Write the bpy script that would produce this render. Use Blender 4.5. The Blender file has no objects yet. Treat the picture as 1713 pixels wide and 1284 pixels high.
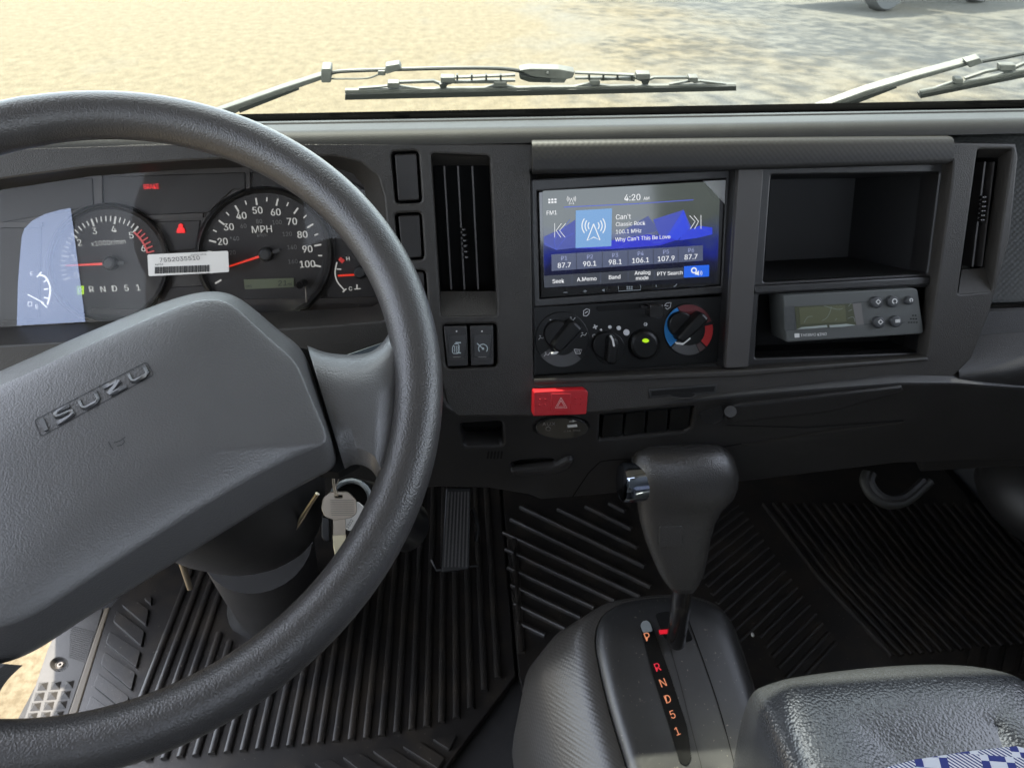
import bpy, bmesh, math, random
from mathutils import Vector as V, Matrix
from mathutils.geometry import tessellate_polygon
from mathutils.bvhtree import BVHTree
random.seed(7)
S = bpy.context.scene
rad = math.radians
# ------------------------------------------------------------------ camera, light, exposure
EXPO = 2.9
FPX = 1237.0; YAW = rad(4); PIT = rad(33)
CAM = V((0, 0, 1.0))
Fv = V((math.sin(YAW)*math.cos(PIT), math.cos(YAW)*math.cos(PIT), -math.sin(PIT)))
Rv = V((math.cos(YAW), -math.sin(YAW), 0)); Uv = Rv.cross(Fv)
cd = bpy.data.cameras.new('camera'); cam = bpy.data.objects.new('camera', cd); S.collection.objects.link(cam)
cd.sensor_width = 36; cd.lens = 36*FPX/1713; cd.clip_start = .02; cd.clip_end = 500
cam.matrix_world = Matrix(((Rv.x, Uv.x, -Fv.x, CAM.x), (Rv.y, Uv.y, -Fv.y, CAM.y), (Rv.z, Uv.z, -Fv.z, CAM.z), (0, 0, 0, 1)))
S.camera = cam
cd.dof.use_dof = True; cd.dof.focus_distance = .58; cd.dof.aperture_fstop = 16.0
SUN_EL = rad(70); SUN_AZ = (-.40, 1.0)          # the sun stands high in front of the cab and a little to its left
sd = V((SUN_AZ[0], SUN_AZ[1], 0)).normalized()*math.cos(SUN_EL); sd.z = math.sin(SUN_EL)
sl = bpy.data.lights.new('sun', 'SUN'); sl.energy = 2.0; sl.angle = rad(.5); sl.color = (1, .93, .80)
so = bpy.data.objects.new('sun', sl); S.collection.objects.link(so)
so.rotation_euler = sd.to_track_quat('Z', 'Y').to_euler()
w = bpy.data.worlds.new('World'); S.world = w; w.use_nodes = True
nt = w.node_tree; bg = nt.nodes['Background']; sk = nt.nodes.new('ShaderNodeTexSky')
sk.sky_type = 'NISHITA'; sk.sun_disc = False; sk.sun_elevation = SUN_EL
sk.sun_rotation = math.atan2(sd.x, sd.y)
hs = nt.nodes.new('ShaderNodeHueSaturation'); hs.inputs['Saturation'].default_value = .38
nt.links.new(sk.outputs[0], hs.inputs['Color']); nt.links.new(hs.outputs[0], bg.inputs[0]); bg.inputs[1].default_value = .15
S.view_settings.view_transform = 'Standard'; S.view_settings.look = 'None'
S.view_settings.exposure = EXPO; S.view_settings.gamma = 1
S.render.engine = 'CYCLES'; S.cycles.max_bounces = 8; S.cycles.diffuse_bounces = 5; S.cycles.transparent_max_bounces = 12

# ------------------------------------------------------------------ helpers
def lin(c):
    return tuple(((x/255)/12.92 if x/255 <= .04045 else ((x/255+.055)/1.055)**2.4) for x in c)
def ray(x, y): return Fv + Rv*((x-856.5)/FPX) + Uv*((642-y)/FPX)
def at(x, y, d): return CAM + ray(x, y)*d
class Pl:
    def __init__(s, o, n, xh=None):
        s.o = V(o); s.n = V(n).normalized()
        s.ex = V(xh).normalized() if xh else V((0, 0, 1)).cross(s.n).normalized()
        s.ex = (s.ex - s.n*s.ex.dot(s.n)).normalized()
        s.ey = s.n.cross(s.ex)
    def px(s, x, y, h=0):
        r = ray(x, y); t = (s.o+s.n*h-CAM).dot(s.n)/r.dot(s.n)
        p = CAM+r*t-s.o; return (p.dot(s.ex), p.dot(s.ey))
    def w(s, a, b, h=0): return s.o+s.ex*a+s.ey*b+s.n*h
    def pw(s, x, y, h=0): return s.w(*s.px(x, y, h), h)
    def pts(s, P, h=0): return [s.px(x, y, h) for x, y in P]
    def m(s, x, y): a = s.px(x, y); b = s.px(x, y-1); return math.hypot(a[0]-b[0], a[1]-b[1])  # metres per pixel, upward
def area(P): return .5*sum(P[i][0]*P[(i+1) % len(P)][1]-P[(i+1) % len(P)][0]*P[i][1] for i in range(len(P)))
def ccw(P): return list(P) if area(P) > 0 else list(P)[::-1]
def offset1(P, d):
    n = len(P); out = []
    def far(i, st):                                   # the next point that is really somewhere else
        j = i
        for _ in range(n):
            j = (j+st) % n
            if math.hypot(P[j][0]-P[i][0], P[j][1]-P[i][1]) > 1e-7: return P[j]
        return P[j]
    for i in range(n):
        p0, p1, p2 = far(i, -1), P[i], far(i, 1)
        a = (p1[0]-p0[0], p1[1]-p0[1]); b = (p2[0]-p1[0], p2[1]-p1[1])
        la = math.hypot(*a) or 1e-9; lb = math.hypot(*b) or 1e-9
        na = (-a[1]/la, a[0]/la); nb = (-b[1]/lb, b[0]/lb)
        m = (na[0]+nb[0], na[1]+nb[1]); k = 1+na[0]*nb[0]+na[1]*nb[1]
        k = max(k, .35); out.append((p1[0]+d*m[0]/k, p1[1]+d*m[1]/k))
    fl = [((P[(i+1) % n][0]-P[i][0])*(out[(i+1) % n][0]-out[i][0])+(P[(i+1) % n][1]-P[i][1])*(out[(i+1) % n][1]-out[i][1])) <= 0 for i in range(n)]
    if any(fl) and not all(fl):                       # tight corners fold over when inset: draw each folded run together
        st = next(i for i in range(n) if not fl[i]); i = 0
        while i < n:
            a = (st+i) % n
            if fl[a]:
                run = [a]
                while fl[(run[-1]+1) % n]: run.append((run[-1]+1) % n)
                pts = run+[(run[-1]+1) % n]; cx = sum(out[j][0] for j in pts)/len(pts); cy = sum(out[j][1] for j in pts)/len(pts)
                for j in pts: out[j] = (cx, cy)
                i += len(run)
            i += 1
    return out
def offset(P, d):                                   # inward for a ccw polygon, in small steps
    if abs(d) < 1e-9: return list(P)
    st = max(1, min(8, int(abs(d)/.0004)+1))
    for _ in range(st): P = offset1(P, d/st)
    return P
def rnd(P, r, seg=5):
    n = len(P); out = []
    R = r if isinstance(r, (list, tuple)) else [r]*n
    for i in range(n):
        p0, p1, p2 = V(P[i-1]), V(P[i]), V(P[(i+1) % n])
        a = (p0-p1); b = (p2-p1); t = min(R[i], a.length*.48, b.length*.48)
        if t <= 1e-9: out.append(tuple(p1)); continue
        A = p1+a.normalized()*t; B = p1+b.normalized()*t
        for k in range(seg+1):
            u = k/seg; q = A*(1-u)**2+p1*2*u*(1-u)+B*u*u; out.append((q.x, q.y))
    return out
def box(x0, y0, x1, y1): return [(x0, y0), (x1, y0), (x1, y1), (x0, y1)]
def ell(cx, cy, rx, ry=None, n=40, a0=0, a1=360):
    ry = ry or rx; full = abs(a1-a0) >= 360
    return [(cx+rx*math.cos(rad(a0+(a1-a0)*k/(n if full else n-1))), cy-ry*math.sin(rad(a0+(a1-a0)*k/(n if full else n-1)))) for k in range(n)]
def ribbon(P, wd):
    n = len(P); L = []; Rr = []
    for i in range(n):
        a = V(P[max(i-1, 0)]); b = V(P[min(i+1, n-1)]); t = (b-a).normalized(); nn = V((-t.y, t.x))
        ww = (wd[i] if isinstance(wd, (list, tuple)) else wd)/2
        L.append(tuple(V(P[i])+nn*ww)); Rr.append(tuple(V(P[i])-nn*ww))
    return L+Rr[::-1]
def catm(P, seg=6):
    out = []; n = len(P)
    for i in range(n-1):
        p0, p1, p2, p3 = V(P[max(i-1, 0)]), V(P[i]), V(P[i+1]), V(P[min(i+2, n-1)])
        for k in range(seg):
            t = k/seg; out.append(.5*((2*p1)+(-p0+p2)*t+(2*p0-5*p1+4*p2-p3)*t*t+(-p0+3*p1-3*p2+p3)*t**3))
    out.append(V(P[-1])); return [tuple(q) for q in out]
ORG = {}
FONTC = {}
try: SANS = bpy.data.fonts.load(bpy.utils.system_resource('DATAFILES', path='fonts')+'/Inter.woff2')   # Blender's own interface font
except Exception: SANS = None
def glyphs(s, bold=0.0):
    k = (s, bold)
    if k not in FONTC:
        c = bpy.data.curves.new('t', 'FONT'); c.body = s; c.size = 10
        if SANS: c.font = SANS
        c.align_x = 'CENTER'; c.resolution_u = 4
        o = bpy.data.objects.new('t', c); S.collection.objects.link(o)
        me = o.to_mesh(); vs = [(v.co.x/10, v.co.y/10) for v in me.vertices]; fs = [tuple(p.vertices) for p in me.polygons]
        o.to_mesh_clear(); bpy.data.objects.remove(o); bpy.data.curves.remove(c); FONTC[k] = (vs, fs)
    return FONTC[k]
HV = glyphs('H')[0]; HB = min(v[1] for v in HV); CAP = max(v[1] for v in HV)-HB
class MB:
    def __init__(s): s.flat = set(); s.v = []; s.f = []; s.mi = []; s.mats = []
    def _m(s, m):
        if m not in s.mats: s.mats.append(m)
        return s.mats.index(m)
    def add(s, vs, fs, m):
        k = len(s.v); i = s._m(m); s.v += [V(v) for v in vs]
        for f in fs: s.f.append([k+j for j in f]); s.mi.append(i)
        return s
    def loft(s, rings, m, cap0=True, cap1=True, close=True):
        n = len(rings[0]); vs = [p for r in rings for p in r]; fs = []
        for i in range(len(rings)-1):
            for j in range(n if close else n-1):
                a = i*n+j; b = i*n+(j+1) % n; fs.append((a, b, b+n, a+n))
        if cap0: fs.append(tuple(range(n))[::-1])
        if cap1: fs.append(tuple(range((len(rings)-1)*n, len(rings)*n)))
        return s.add(vs, fs, m)
    def prism(s, pl, P, h0, h1, m, holes=(), bev=0, back=True, side=None):
        P = ccw(P); H = [ccw(q)[::-1] for q in holes]; side = side or m
        nf0 = len(s.f)
        lv = [(0, h0), (0, h1)] if not bev else [(0, h0), (0, h1-bev), (bev*.3, h1-bev*.3), (bev, h1)]
        loops = [P]+H; tops = []
        for L in loops:
            rings = [[pl.w(x, y, h) for x, y in offset(L, d)] for d, h in lv]
            s.loft(rings, side, False, False); tops.append(offset(L, lv[-1][0]))
        nf0 = len(s.f)
        if not H:
            T = tops[0]; T = [p for i, p in enumerate(T) if math.hypot(p[0]-T[i-1][0], p[1]-T[i-1][1]) > 1e-6]
            s.add([pl.w(x, y, h1) for x, y in T], [tuple(range(len(T)))], m)
        else:
            tri = tessellate_polygon([[V((x, y, 0)) for x, y in t] for t in tops])
            flat = [q for t in tops for q in t]; fs = []
            for t in tri:
                a, b, c = [flat[i] for i in t]
                ar = (b[0]-a[0])*(c[1]-a[1])-(c[0]-a[0])*(b[1]-a[1])
                if abs(ar) > 1e-12: fs.append(t if ar > 0 else t[::-1])
            s.add([pl.w(x, y, h1) for x, y in flat], fs, m)
        if back and not H: s.add([pl.w(x, y, h0) for x, y in P], [tuple(range(len(P)))[::-1]], m)
        s.flat.update(range(nf0, len(s.f)))
        return s
    def ppx(s, pl, P, h0, h1, m, holes=(), bev=0, r=0, back=True, hr=0):
        if r and bev: bev = min(bev, r*pl.m(*P[0])/1.8)     # a bevel wider than the corner would fold over
        P = rnd(P, r) if r else P
        return s.prism(pl, pl.pts(P, h1), h0, h1, m, [pl.pts(rnd(q, hr) if hr else q, h1) for q in holes], bev, back)
    def well(s, pl, P, h1, h0, m, mb=None, r=0, sc=1.0, off=(0, 0)):     # an open box going back from h1 to h0
        P = ccw(pl.pts(rnd(P, r) if r else P, h1)); cx = sum(p[0] for p in P)/len(P); cy = sum(p[1] for p in P)/len(P)
        Q = [(cx+(p[0]-cx)*sc+off[0], cy+(p[1]-cy)*sc+off[1]) for p in P]
        s.loft([[pl.w(x, y, h1) for x, y in P[::-1]], [pl.w(x, y, h0) for x, y in Q[::-1]]], m, False, False)
        s.add([pl.w(x, y, h0) for x, y in Q], [tuple(range(len(Q)))], mb or m); return s
    def sheet(s, pl, P, h, m):
        P = ccw(pl.pts(P, h)); return s.add([pl.w(x, y, h) for x, y in P], [tuple(range(len(P)))], m)
    def line(s, pl, P, wd, h, m, th=0):
        P = pl.pts(P, h); k = pl.m(1000, 500) if False else None
        return s
    def stroke(s, pl, P, wd, h, m, th=0):             # polyline given in pixels, width in pixels
        R = ribbon(P, wd); n = len(P)
        Q = pl.pts(R, h)
        for i in range(n-1):
            q = ccw([Q[i], Q[i+1], Q[2*n-2-i], Q[2*n-1-i]])
            if th: s.prism(pl, q, h-th, h, m, back=False)
            else: s.add([pl.w(x, y, h) for x, y in q], [(0, 1, 2, 3)], m)
        return s
    def text(s, pl, t, x, y, ch, h, m, align='c', rot=0, xs=1.0, bold=0.0, sh=0.0, fx=None):
        vs, fs = glyphs(t); c = pl.px(x, y, h); sc = ch*pl.m(x, y)/CAP
        xmin = min(v[0] for v in vs); xmax = max(v[0] for v in vs)
        ox = {'c': (xmin+xmax)/2, 'l': xmin, 'r': xmax}[align]
        ca, sa = math.cos(rad(rot)), math.sin(rad(rot)); out = []
        for k_, dx in enumerate((0,) if not bold else (-bold*.9, bold*.9)):      # a heavier weight is drawn twice, a hair apart
            out = []
            for a, b in vs:
                X = ((a-ox+dx)*xs+sh*(b-HB))*sc; Y = (b-HB-CAP/2)*sc
                out.append(pl.w(c[0]+X*ca-Y*sa, c[1]+X*sa+Y*ca, h+k_*.00005))
            s.add(out, fs, m)
        return s
    def tube(s, P, r, m, n=12, cap=True):
        P = [V(p) for p in P]; rings = []; up = None
        for i, p in enumerate(P):
            t = (P[min(i+1, len(P)-1)]-P[max(i-1, 0)]).normalized()
            if up is None: up = t.orthogonal().normalized()
            up = (up-t*up.dot(t)).normalized(); b = t.cross(up)
            rr = r[i] if isinstance(r, (list, tuple)) else r
            rings.append([p+(up*math.cos(2*math.pi*k/n)+b*math.sin(2*math.pi*k/n))*rr for k in range(n)])
        return s.loft(rings, m, cap, cap)
    def ball(s, c, rx, m, ry=None, rz=None, ax=None, n=16):
        ry = ry or rx; rz = rz or rx; X, Y, Z = ax or (V((1, 0, 0)), V((0, 1, 0)), V((0, 0, 1))); rings = []
        for i in range(1, n):
            a = math.pi*i/n; rings.append([V(c)-Z*rz*math.cos(a)+(X*rx*math.cos(2*math.pi*k/n)+Y*ry*math.sin(2*math.pi*k/n))*math.sin(a) for k in range(n)])
        return s.loft(rings, m)
    def build(s, name, parent=None, label=None, cat=None, kind=None, group=None, sub=0, ang=38, org=None):
        me = bpy.data.meshes.new(name)
        o = bpy.data.objects.new(name, me); S.collection.objects.link(o)
        if parent is not None: L = ORG[parent.name]
        elif org is not None: L = V(org)
        else:
            L = V([(min(v[i] for v in s.v)+max(v[i] for v in s.v))/2 for i in range(3)]); L.z = min(v.z for v in s.v)
        ORG[o.name] = L
        me.from_pydata([v-L for v in s.v], [], s.f)
        for m in s.mats: me.materials.append(m)
        me.polygons.foreach_set('material_index', s.mi); me.polygons.foreach_set('use_smooth', [i not in s.flat for i in range(len(s.f))])
        bm = bmesh.new(); bm.from_mesh(me)
        bmesh.ops.remove_doubles(bm, verts=bm.verts, dist=1e-6)
        for e in bm.edges:
            if len(e.link_faces) == 2 and e.calc_face_angle(0) > rad(ang) and not sub: e.smooth = False
        bm.to_mesh(me); bm.free()
        if parent is not None: o.parent = parent
        else: o.location = L
        if sub: md = o.modifiers.new('s', 'SUBSURF'); md.levels = sub; md.render_levels = sub
        if label: o['label'] = label
        if cat: o['category'] = cat
        if kind: o['kind'] = kind
        if group: o['group'] = group
        return o
def thing(name, label, cat, loc, group=None, kind=None):
    o = bpy.data.objects.new(name, None); S.collection.objects.link(o); o.location = loc; o.empty_display_size = .05
    ORG[o.name] = V(loc); o['label'] = label; o['category'] = cat
    if group: o['group'] = group
    if kind: o['kind'] = kind
    return o
# ------------------------------------------------------------------ materials
def mat(name, col, rough=.5, spec=.5, grain=0, gs=900, metal=0, coat=0, var=0, vs=40, kindg='voronoi', rv=0, vcol=None, vlo=.45, vhi=.65, dust=0, tint=None):
    m = bpy.data.materials.new(name); m.use_nodes = True; t = m.node_tree; N = t.nodes; L = t.links
    b = N['Principled BSDF']; b.inputs['Base Color'].default_value = (*col, 1); b.inputs['Roughness'].default_value = rough
    b.inputs['Specular IOR Level'].default_value = spec; b.inputs['Metallic'].default_value = metal
    if coat: b.inputs['Coat Weight'].default_value = coat; b.inputs['Coat Roughness'].default_value = .06
    tc = N.new('ShaderNodeTexCoord')
    if grain:
        bp = N.new('ShaderNodeBump'); bp.inputs['Strength'].default_value = grain; bp.inputs['Distance'].default_value = .0006
        if kindg == 'voronoi':
            mp = N.new('ShaderNodeTexNoise'); mp.inputs['Scale'].default_value = gs*.4; mp.inputs['Detail'].default_value = 1
            ad = N.new('ShaderNodeVectorMath'); ad.operation = 'MULTIPLY_ADD'; ad.inputs[1].default_value = (.0016,)*3
            L.new(tc.outputs['Object'], mp.inputs['Vector']); L.new(mp.outputs['Color'], ad.inputs[0]); L.new(tc.outputs['Object'], ad.inputs[2])
            v = N.new('ShaderNodeTexVoronoi'); v.feature = 'SMOOTH_F1'; v.inputs['Scale'].default_value = gs; v.inputs['Smoothness'].default_value = .6
            L.new(ad.outputs[0], v.inputs['Vector']); L.new(v.outputs['Distance'], bp.inputs['Height']); bp.invert = True
        elif kindg == 'noise':
            v = N.new('ShaderNodeTexNoise'); v.inputs['Scale'].default_value = gs; v.inputs['Detail'].default_value = 3
            L.new(tc.outputs['Object'], v.inputs['Vector']); L.new(v.outputs['Fac'], bp.inputs['Height'])
        elif kindg == 'dots':                         # embossed diamond lattice
            mp = N.new('ShaderNodeMapping'); mp.inputs['Rotation'].default_value = (0, rad(20), rad(45)); L.new(tc.outputs['Object'], mp.inputs['Vector'])
            sx = N.new('ShaderNodeSeparateXYZ'); L.new(mp.outputs[0], sx.inputs[0]); o_ = []
            for ax in (('X', 'Z') if dust == -1 else ('X', 'Y', 'Z')):
                mu = N.new('ShaderNodeMath'); mu.operation = 'MULTIPLY'; mu.inputs[1].default_value = gs; L.new(sx.outputs[ax], mu.inputs[0])
                si = N.new('ShaderNodeMath'); si.operation = 'SINE'; L.new(mu.outputs[0], si.inputs[0]); o_.append(si)
            a = N.new('ShaderNodeMath'); a.operation = 'ADD'; L.new(o_[0].outputs[0], a.inputs[0]); L.new(o_[1].outputs[0], a.inputs[1])
            if dust == -1: mp.inputs['Rotation'].default_value = (0, rad(45), 0); L.new(a.outputs[0], bp.inputs['Height'])
            else:
                a2 = N.new('ShaderNodeMath'); a2.operation = 'ADD'; L.new(a.outputs[0], a2.inputs[0]); L.new(o_[2].outputs[0], a2.inputs[1]); L.new(a2.outputs[0], bp.inputs['Height'])
        L.new(bp.outputs[0], b.inputs['Normal'])
    if var:
        n = N.new('ShaderNodeTexNoise'); n.inputs['Scale'].default_value = vs; n.inputs['Detail'].default_value = 6; n.inputs['Roughness'].default_value = .65
        L.new(tc.outputs['Object'], n.inputs['Vector'])
        r = N.new('ShaderNodeValToRGB'); r.color_ramp.elements[0].position = vlo; r.color_ramp.elements[1].position = vhi
        r.color_ramp.elements[0].color = (*col, 1); c2 = vcol or tuple(min(1, c*(1+var)) for c in col); r.color_ramp.elements[1].color = (*c2, 1)
        L.new(n.outputs['Fac'], r.inputs[0]); out = r.outputs[0]
        if dust:
            d = N.new('ShaderNodeTexNoise'); d.inputs['Scale'].default_value = 260; d.inputs['Detail'].default_value = 2; L.new(tc.outputs['Object'], d.inputs['Vector'])
            dr = N.new('ShaderNodeValToRGB'); dr.color_ramp.elements[0].position = .69; dr.color_ramp.elements[1].position = .74
            L.new(d.outputs['Fac'], dr.inputs[0]); mx = N.new('ShaderNodeMixRGB'); mx.inputs[2].default_value = (.28, .25, .2, 1)
            mm = N.new('ShaderNodeMath'); mm.operation = 'MULTIPLY'; mm.inputs[1].default_value = dust
            L.new(dr.outputs[0], mm.inputs[0]); L.new(mm.outputs[0], mx.inputs[0]); L.new(out, mx.inputs[1]); out = mx.outputs[0]
        L.new(out, b.inputs['Base Color'])
        if rv:
            q = N.new('ShaderNodeMapRange'); q.inputs['To Min'].default_value = rough-rv; q.inputs['To Max'].default_value = rough+rv
            L.new(n.outputs['Fac'], q.inputs['Value']); L.new(q.outputs[0], b.inputs['Roughness'])
    return m
def emi(name, rgb, k=1.0):                          # a lit thing that shows as this sRGB colour
    m = bpy.data.materials.new(name); m.use_nodes = True; b = m.node_tree.nodes['Principled BSDF']
    b.inputs['Base Color'].default_value = (.01, .01, .01, 1); b.inputs['Roughness'].default_value = .3
    b.inputs['Emission Color'].default_value = (*lin(rgb), 1); b.inputs['Emission Strength'].default_value = k/2**EXPO
    return m
def clear(name, tint=(1, 1, 1), gl=.06, rough=0.02):
    m = bpy.data.materials.new(name); m.use_nodes = True; t = m.node_tree; N = t.nodes; L = t.links; N.remove(N['Principled BSDF'])
    tr = N.new('ShaderNodeBsdfTransparent'); tr.inputs[0].default_value = (*tint, 1); g = N.new('ShaderNodeBsdfGlossy'); g.inputs['Roughness'].default_value = rough
    fr = N.new('ShaderNodeFresnel'); fr.inputs[0].default_value = 1.33; mx = N.new('ShaderNodeMixShader')
    mu = N.new('ShaderNodeMath'); mu.operation = 'MULTIPLY'; mu.inputs[1].default_value = gl; L.new(fr.outputs[0], mu.inputs[0])
    L.new(mu.outputs[0], mx.inputs[0]); L.new(tr.outputs[0], mx.inputs[1]); L.new(g.outputs[0], mx.inputs[2]); L.new(mx.outputs[0], N['Material Output'].inputs[0])
    return m
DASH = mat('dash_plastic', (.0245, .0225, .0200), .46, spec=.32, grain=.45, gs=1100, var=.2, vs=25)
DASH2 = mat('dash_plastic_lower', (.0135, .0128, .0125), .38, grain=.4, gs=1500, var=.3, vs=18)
TRIM = mat('trim_plastic', (.010, .0095, .0095), .36, grain=.2, gs=1500, var=.2)
DECK = mat('dash_top_plastic', (.0135, .0135, .013), .6, spec=.2, grain=.3, gs=900, kindg='noise', var=.2)
DIAM = mat('diamond_plastic', (.0125, .0118, .011), .55, spec=.3, grain=.05, gs=1700, kindg='dots', dust=-1)
DIAMC = mat('console_diamond_plastic', (.046, .043, .040), .32, spec=.6, grain=.09, gs=1700, kindg='dots')
BLACK = mat('black_plastic', (.004, .004, .004), .32, spec=.3)
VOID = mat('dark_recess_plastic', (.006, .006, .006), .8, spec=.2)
GLOSS = mat('gloss_black', (.010, .009, .009), .12, coat=.6)
BSW = mat('blank_switch_plastic', (.016, .0145, .0135), .42, spec=.25)
GREY = mat('mid_grey_plastic', (.036, .033, .031), .5, grain=.1, gs=1500)
LEATH = mat('steering_grain', (.034, .0325, .032), .36, spec=.6, grain=.42, gs=900, var=.2, vs=9)
PAD = mat('airbag_grain', (.068, .0672, .068), .34, spec=.6, grain=.28, gs=1000, var=.12, vs=6)
PADS = mat('emblem_plastic', (.085, .086, .090), .38, spec=.6)
KNOB = mat('shifter_grain', (.033, .0315, .030), .27, spec=.8, grain=.6, gs=700)
CONS = mat('console_top_plastic', (.027, .027, .0275), .30, spec=.7, grain=.25, gs=1700, var=.25, vs=15, dust=.5)
CHROME = mat('chrome', (.75, .76, .78), .06, metal=1); CHROME2 = mat('dark_chrome', (.34, .37, .42), .05, metal=1)
STEEL = mat('key_steel', (.30, .26, .21), .38, metal=1, grain=.2, gs=900, kindg='noise')
BRASS = mat('key_brass', (.5, .44, .3), .35, metal=1)
RUB = mat('mat_rubber', (.0155, .0138, .0128), .36, spec=.6, grain=.25, gs=500, kindg='noise', var=1, vs=14, vcol=(.030, .0245, .019), dust=.35)
FLOORM = mat('floor_vinyl', (.016, .015, .015), .7, var=.4)
VINYL = mat('seat_vinyl', (.036, .038, .042), .24, spec=.95, grain=.55, gs=420, var=.2, vs=10)
SILLM = mat('sill_plastic', (.040, .037, .034), .5, grain=.3, gs=500, kindg='noise', var=.25, vs=20)
SILLT = mat('sill_trim_tan', (.10, .08, .055), .5)
WHITE = mat('white_mark', (.52, .52, .50), .5)
DIMW = mat('dim_mark', (.17, .16, .15), .5)
PAPER = mat('paper', (.62, .60, .56), .6)
INK = mat('ink', (.03, .03, .03), .6)
DIAL = mat('dial_face', (.025, .0205, .0185), .6)
CLB = mat('cluster_brown_plastic', (.034, .026, .021), .5, grain=.15, gs=1500, dust=.25, var=.2)
NEED = emi('needle_red', (230, 52, 30), .9)
REDL = emi('redline', (200, 52, 46), .7)
REDE = emi('warning_red', (250, 30, 30), 1.1)
NUM = emi('dial_white', (205, 205, 200), .65)
GRNE = emi('green_led', (176, 226, 20), 1.0)
LCD = mat('lcd_olive', (.15, .17, .10), .35)
HAZ = mat('hazard_red', (.35, .006, .011), .40, grain=.1, gs=1500)
HAZM = mat('hazard_mark', (.6, .3, .28), .5)
LWHT = emi('lever_letter_orange', (235, 150, 110), .9)
LRED = emi('lever_letter_red', (235, 50, 70), .9)
WIPM = mat('wiper_metal', (.075, .077, .07), .55, metal=0, var=.4, vs=30)
WIPD = mat('wiper_rubber_and_shade', (.022, .024, .022), .5)
# ------------------------------------------------------------------ planes of the cab
ln = rad(18)
D0 = Pl(at(780, 400, .69), (0, -math.cos(ln), math.sin(ln)))
y4 = rad(4)
D1 = Pl(at(1060, 400, .715), (math.sin(y4)*math.cos(ln), -math.cos(y4)*math.cos(ln), math.sin(ln)))
FL = Pl((0, 0, 0), (0, 0, 1), (1, 0, 0))
PW = Pl((-.2314, .3918, .7563), (math.sin(rad(10.3))*math.cos(rad(52.92)), -math.cos(rad(10.3))*math.cos(rad(52.92)), math.sin(rad(52.92))))
WB = ray(856, 195); WB = CAM+WB*(.90/WB.y)          # foot of the windscreen
GL = Pl(WB, (0, -math.cos(rad(-16)), math.sin(rad(-16))))
XL, XR = -.69, 1.02

# ------------------------------------------------------------------ outside ground
g = bpy.data.materials.new('leafy_asphalt_sun_shade'); g.use_nodes = True; t = g.node_tree; N = t.nodes; L = t.links; b = N['Principled BSDF']
b.inputs['Roughness'].default_value = .9; b.inputs['Specular IOR Level'].default_value = .2
tc = N.new('ShaderNodeTexCoord')
def nz(sc, det, stretch=None, ro=.6):
    n = N.new('ShaderNodeTexNoise'); n.inputs['Scale'].default_value = sc; n.inputs['Detail'].default_value = det; n.inputs['Roughness'].default_value = ro
    if stretch:
        mp = N.new('ShaderNodeMapping'); mp.inputs['Scale'].default_value = stretch; L.new(tc.outputs['Object'], mp.inputs[0]); L.new(mp.outputs[0], n.inputs['Vector'])
    else: L.new(tc.outputs['Object'], n.inputs['Vector'])
    return n
def ramp(src, p0, c0, p1, c1):
    r = N.new('ShaderNodeValToRGB'); r.color_ramp.elements[0].position = p0; r.color_ramp.elements[1].position = p1
    r.color_ramp.elements[0].color = (*c0, 1); r.color_ramp.elements[1].color = (*c1, 1); L.new(src, r.inputs[0]); return r
big = nz(.35, 6, (1, .5, 1)); fine = nz(6, 10, (1, .6, 1), .8); spk = nz(40, 4)
sx = N.new('ShaderNodeSeparateXYZ'); L.new(tc.outputs['Object'], sx.inputs[0])
mr = N.new('ShaderNodeMapRange'); mr.inputs['From Min'].default_value = -1.0; mr.inputs['From Max'].default_value = 7.0; mr.inputs['To Min'].default_value = .28; mr.inputs['To Max'].default_value = -.10
L.new(sx.outputs['X'], mr.inputs['Value'])  # yellow left to grey right: sun and tree shade painted into the colour
ad = N.new('ShaderNodeMath'); ad.operation = 'ADD'; L.new(big.outputs['Fac'], ad.inputs[0]); L.new(mr.outputs[0], ad.inputs[1])
fac = ramp(ad.outputs[0], .40, (0, 0, 0), .70, (1, 1, 1))
ca = ramp(fine.outputs['Fac'], .3, (.085, .083, .075), .7, (.145, .139, .122))
cb = ramp(fine.outputs['Fac'], .37, (.094, .074, .044), .63, (.168, .137, .087))
mx = N.new('ShaderNodeMixRGB'); L.new(fac.outputs[0], mx.inputs[0]); L.new(ca.outputs[0], mx.inputs[1]); L.new(cb.outputs[0], mx.inputs[2])
sp = ramp(spk.outputs['Fac'], .38, (.70, .67, .62), .58, (1, 1, 1))
mx2 = N.new('ShaderNodeMixRGB'); mx2.blend_type = 'MULTIPLY'; mx2.inputs[0].default_value = 1; L.new(mx.outputs[0], mx2.inputs[1]); L.new(sp.outputs[0], mx2.inputs[2])
L.new(mx2.outputs[0], b.inputs['Base Color'])
bp = N.new('ShaderNodeBump'); bp.inputs['Strength'].default_value = .6; bp.inputs['Distance'].default_value = .02; L.new(fine.outputs['Fac'], bp.inputs['Height']); L.new(bp.outputs[0], b.inputs['Normal'])
GND = -1.0
q = MB(); q.add([(-120, -120, GND), (120, -120, GND), (120, 160, GND), (-120, 160, GND)], [(0, 1, 2, 3)], g)
q.build('ground', kind='structure', label='pale asphalt with leaf litter outside, sun and shade painted into its colour', org=(0, 0, GND))

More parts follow.
